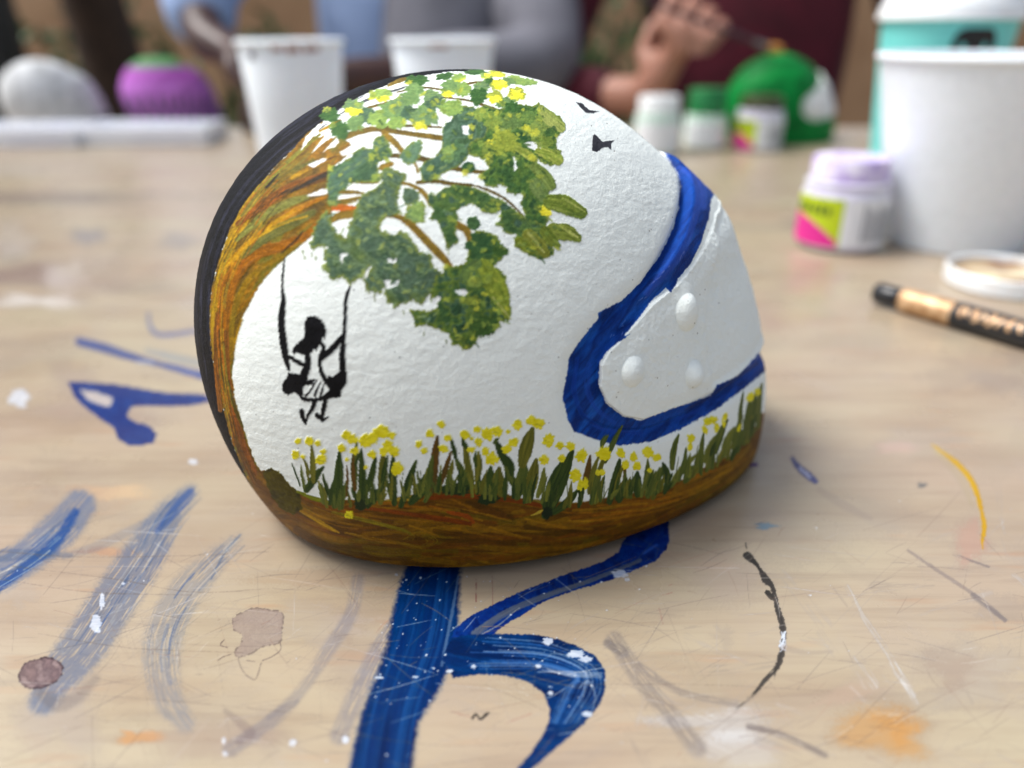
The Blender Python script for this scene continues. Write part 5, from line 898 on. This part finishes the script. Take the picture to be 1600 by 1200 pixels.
def hand(J, E, pre, w, d, n, side, s=1.0, curl=1.0, r=.0098):
    """a palm at w pointing along d with back-of-hand normal n: four curled fingers and a thumb"""
    w = Vector(w); d = Vector(d).normalized(); n = Vector(n); n = (n - d * n.dot(d)).normalized(); u = d.cross(n) * side
    P = lambda a, b, c, rr: (*(w + (d * a + u * b + n * c) * s), rr * s)
    J[pre + 'palm'] = P(.035, 0, 0, (.028, .018)[1]); J[pre + 'knuck'] = P(.070, 0, .004, .017); E += [(pre + 'wrist', pre + 'palm'), (pre + 'palm', pre + 'knuck')]
    for k, (b_, ln) in enumerate([(-.030, .92), (-.010, 1.0), (.010, .95), (.029, .78)]):
        J[pre + f'k{k}'] = P(.082, b_, .005, r * 1.12); E.append((pre + 'knuck', pre + f'k{k}'))
        a, c = .082, .005
        for q, (fl, seg) in enumerate([(50 * curl, .040), (120 * curl, .026), (165 * curl, .020)]):
            a += math.cos(R(fl)) * seg * ln; c -= math.sin(R(fl)) * seg * ln; J[pre + f'f{k}{q}'] = P(a, b_, c, r * (1 - .12 * q)); E.append((pre + (f'k{k}' if q == 0 else f'f{k}{q-1}'), pre + f'f{k}{q}'))
    J[pre + 't0'] = P(.030, -.032, -.010, .012); J[pre + 't1'] = P(.058, -.040, -.026, .010); J[pre + 't2'] = P(.080, -.026, -.038, .008); E += [(pre + 'palm', pre + 't0'), (pre + 't0', pre + 't1'), (pre + 't1', pre + 't2')]
def person(label, x, y, shirt, sleeve, skin, jl, hands, jacket=False, w=.19, tuck=None):
    T = empty('person', label, 'person', (x, y, -.74))
    z = .74; Tz = lambda v: (v[0] - x, v[1] - y, v[2] + z) + tuple(v[3:])
    # seated: hips at 0.47 above the floor
    J = {'hip': (x, y + .10, -.26, .13), 'waist': (x, y + .08, -.10, w * .66), 'chest': (x, y + .05, .12, w * .72), 'neck0': (x, y + .06, .30, .075), 'neck': (x, y + .05, .36, .05)}; E = [('hip', 'waist'), ('waist', 'chest'), ('chest', 'neck0'), ('neck0', 'neck')]
    for s, k in ((-1, 'l'), (1, 'r')):
        J[k + 'sh'] = (x + s * w * .98, y + .06, .25, .068); E.append(('neck0', k + 'sh')); J[k + 'fl'] = (x + s * w * .62, y + .05, .05, w * .5); E.append(('chest', k + 'fl'))
        J[k + 'kn'] = (x + s * .12, y - .28, -.28, .075); J[k + 'hp'] = (x + s * .09, y + .08, -.28, .09); E += [('hip', k + 'hp')]
    JB = {k: v for k, v in J.items() if not k.endswith('kn')}
    skin_body('torso', {k: Tz(v) for k, v in JB.items()}, E, shirt, T)
    for s, k in ((-1, 'l'), (1, 'r')):
        skin_body('trouser_leg', {'a': Tz((x + s * .09, y + .06, -.29, .088)), 'b': Tz(J[k + 'kn']), 'c': Tz((x + s * .13, y - .30, -.62, .05))}, [('a', 'b'), ('b', 'c')], M_TROUSER, T)
        skin_body('shoe', {'a': Tz((x + s * .13, y - .28, -.69, .045)), 'b': Tz((x + s * .135, y - .36, -.70, .042)), 'c': Tz((x + s * .14, y - .44, -.71, .032))}, [('a', 'b'), ('b', 'c')], M_BLACK, T)
    hd = {'n': (x, y + .05, .33, .048), 'j': (x, y + .03, .42, .062), 'c': (x, y + .03, .48, .078), 't': (x, y + .04, .545, .068), 'nose': (x, y - .055, .46, .012), 'e1': (x - .078, y + .04, .47, .014), 'e2': (x + .078, y + .04, .47, .014)}
    skin_body('head', {k: Tz(v) for k, v in hd.items()}, [('n', 'j'), ('j', 'c'), ('c', 't'), ('c', 'nose'), ('c', 'e1'), ('c', 'e2')], skin, T)
    skin_body('hair', {'a': Tz((x, y + .07, .50, .082)), 'b': Tz((x, y + .05, .57, .066))}, [('a', 'b')], M_HAIR, T)
    for (sh, el, wr, d, nrm, side, curl, sr) in hands:
        slv = shirt if sh[0] < x and shirt is M_SHIRT else sleeve
        skin_body('sleeve', {'a': Tz((*sh, sr * 1.25)), 'b': Tz((*[(sh[i] + el[i]) / 2 for i in range(3)], sr * 1.15)), 'c': Tz((*el, sr * 1.05)), 'd': Tz((*[el[i] + (wr[i] - el[i]) * .8 for i in range(3)], sr * .85))}, [('a', 'b'), ('b', 'c'), ('c', 'd')], slv, T)
        HJ = {'hwrist0': Tz((*[el[i] + (wr[i] - el[i]) * .5 for i in range(3)], .030)), 'hwrist': Tz((*wr, .023))}; HE = [('hwrist0', 'hwrist')]
        hand(HJ, HE, 'h', Tz(wr), d, nrm, side, 1.0, curl); skin_body('hand', HJ, HE, skin, T)
    return T
# the person in maroon, brush in the fist
A = lambda px, py, y: tuple(at_dist(px, py, y))
hx = A(1062, 92, .90)
person('person in a maroon jumper holding a thin paintbrush in a closed fist, across the table', .345, 1.20, M_MAROON, M_MAROON, M_SKIN, None,
       [((.12, 1.22, .25), (.02, 1.10, .02), A(1018, 150, .96), (.30, -.30, .75), (-.3, -.9, .1), 1, 1.12, .045), ((.55, 1.24, .22), (.62, 1.16, -.04), (.46, 1.04, -.10), (-1, -.1, .0), (0, -.1, 1), -1, .5, .045)], w=.27)
person('person in a grey jacket over a light blue shirt, dark hands at the purple helmet', -.17, 1.20, M_SHIRT, M_JACKET, M_DSKIN, None,
       [((.02, 1.22, .22), (.04, 1.02, .055), A(560, 120, .93), (-1, -.2, -.1), (0, -.4, 1), -1, .5, .055), ((-.36, 1.22, .24), (-.40, 1.10, .16), A(318, 62, .97), (.6, -.4, -.2), (0, -.3, 1), 1, .5, .05)], w=.20)
J0 = skin_body('jacket', {'a': (-.075, 1.17, .16, .128), 'b': (-.08, 1.19, -.02, .13), 'c': (-.06, 1.25, .28, .07)}, [('a', 'b'), ('a', 'c')], M_JACKET); tag(J0, 'open grey jacket front hanging over the light blue shirt', 'jacket')
J0.name = 'jacket'
# brush
a = Vector(A(985, -10, .86)); b_ = Vector(A(1222, 82, .885)); T = empty('paintbrush', 'thin dark paintbrush with orange tip, held above the green helmet', 'paintbrush', a)
M_BRUSH = material('dark brush handle', (72, 44, 52), .35); M_TIP = material('orange bristles', (186, 122, 52), .6); M_FER = material('ferrule', (150, 140, 140), .35, metal=.8)
L = lambda t: tuple((b_ - a) * t)
MB().tube([(*L(0), .0016), (*L(.3), .0026), (*L(.7), .0030), (*L(.80), .0024)], 12).build('handle', M_BRUSH, T); MB().tube([(*L(.801), .0026), (*L(.90), .0030)], 12).build('ferrule', M_FER, T); MB().tube([(*L(.901), .0032), (*L(.95), .0062), (*L(.985), .0058), (*L(1.0), .0012)], 12).build('bristles', M_TIP, T)

# ------------------------------------------------------------------ the place behind
M_GROUND = material('paving', (150, 142, 132), .9, bscale=4, noise=(120, 114, 106)); M_WALL = material('ochre render', (166, 134, 102), .9, bscale=3, noise=(146, 114, 84), bump=.4); M_TREE = material('bark', (72, 54, 40), .95, bscale=12, noise=(46, 34, 26), bump=1); M_LEAFM = material('leaves', (70, 104, 48), .6, noise=(42, 72, 32), bscale=8); M_DARK = material('black painted metal', (16, 17, 18), .5)
g = MB(); g.box((-60, -60, -.94), (60, 60, -.74)); o = g.build('ground', M_GROUND, None, False); o['kind'] = 'structure'
tag(MB().box((-6, 4.2, -.739), (6, 4.45, .36), .01).build('wall', M_WALL, None), 'ochre rendered wall far behind the people', 'wall')
tag(MB().box((-1.52, 1.75, -.739), (-1.07, 1.85, 1.9), .01).build('post', M_DARK, None), 'black post at the far left edge', 'post')
def tree(x, y, r, h, label, lean=.1, crown=True):
    T = empty('tree', label, 'tree', (x, y, -.74)); pts = [(lean * t * h + .02 * math.sin(t * 9), .03 * math.sin(t * 5), t * h, r * (1 - .5 * t)) for t in np.linspace(0, 1, 12)]
    MB().tube(pts, 20).build('trunk', M_TREE, T); tx = pts[-1]
    for k in range(5): a_ = k * 1.3; MB().tube([(tx[0], tx[1], tx[2] - .1, r * .5), (tx[0] + .5 * math.cos(a_), tx[1] + .5 * math.sin(a_), tx[2] + .5, r * .25)], 8).build('limb', M_TREE, T)
    leaves(T, 'crown', Vector((tx[0], tx[1], tx[2] + .7)), (1.1, 1.0, .7), 2600, .05)
    return T
def leaves(T, name, c, rad, n, s):
    V = []; F = []
    r = np.random.default_rng(5)
    for i in range(n):
        v = r.normal(size=3); v /= np.linalg.norm(v); v *= r.random() ** .45 * (1 + .3 * math.sin(v[0] * 7 + v[2] * 5)); p = Vector((c[0] + v[0] * rad[0], c[1] + v[1] * rad[1], c[2] + v[2] * rad[2]))
        q = Euler(r.uniform(0, 6.28, 3)).to_matrix(); k = len(V); V += [tuple(p + q @ Vector(w_) * s) for w_ in ((-1, 0, 0), (0, -.4, .1), (1, 0, 0), (0, .4, .1))]; F.append((k, k + 1, k + 2, k + 3))
    me = bpy.data.meshes.new(name); me.from_pydata(V, [], F); me.materials.append(M_LEAFM); o = bpy.data.objects.new(name, me); COL.objects.link(o); o.parent = T; return o
tree(-1.06, 2.25, .10, 2.3, 'leaning brown tree trunk behind the unpainted white helmet', -.05)
def shrub(x, y, h, label):
    T = empty('shrub', label, 'plant', (x, y, -.74), 0, 'green shrubs behind the people')
    for k in range(6): a_ = k * 1.05; MB().tube([(0, 0, 0, .012), (.12 * math.cos(a_), .12 * math.sin(a_), h * .5, .009), (.22 * math.cos(a_), .22 * math.sin(a_), h * .9, .005)], 6).build('stem', M_TREE, T)
    leaves(T, 'foliage', Vector((0, 0, h * .6)), (.28, .25, h * .42), 900, .035)
shrub(.16, 2.3, .95, 'green shrub seen between the grey jacket and the maroon jumper'); shrub(-1.35, 2.7, .85, 'low green shrub left of the leaning trunk'); shrub(-.62, 2.4, .85, 'green shrub right of the leaning trunk')
for sx, lab in ((-.17, 'wooden bench seat under the person in grey'), (.315, 'wooden bench seat under the person in maroon')):
    T = empty('stool', lab.replace('bench seat', 'stool'), 'stool', (sx, 1.27, -.74)); MB().box((-.19, -.17, .36), (.19, .19, .395), .01).build('seat', M_WOOD, T)
    for q in ((-.15, -.13), (.15, -.13), (-.15, .15), (.15, .15)): MB().box((q[0] - .018, q[1] - .018, 0), (q[0] + .018, q[1] + .018, .359), .004).build('leg', M_WOOD, T)
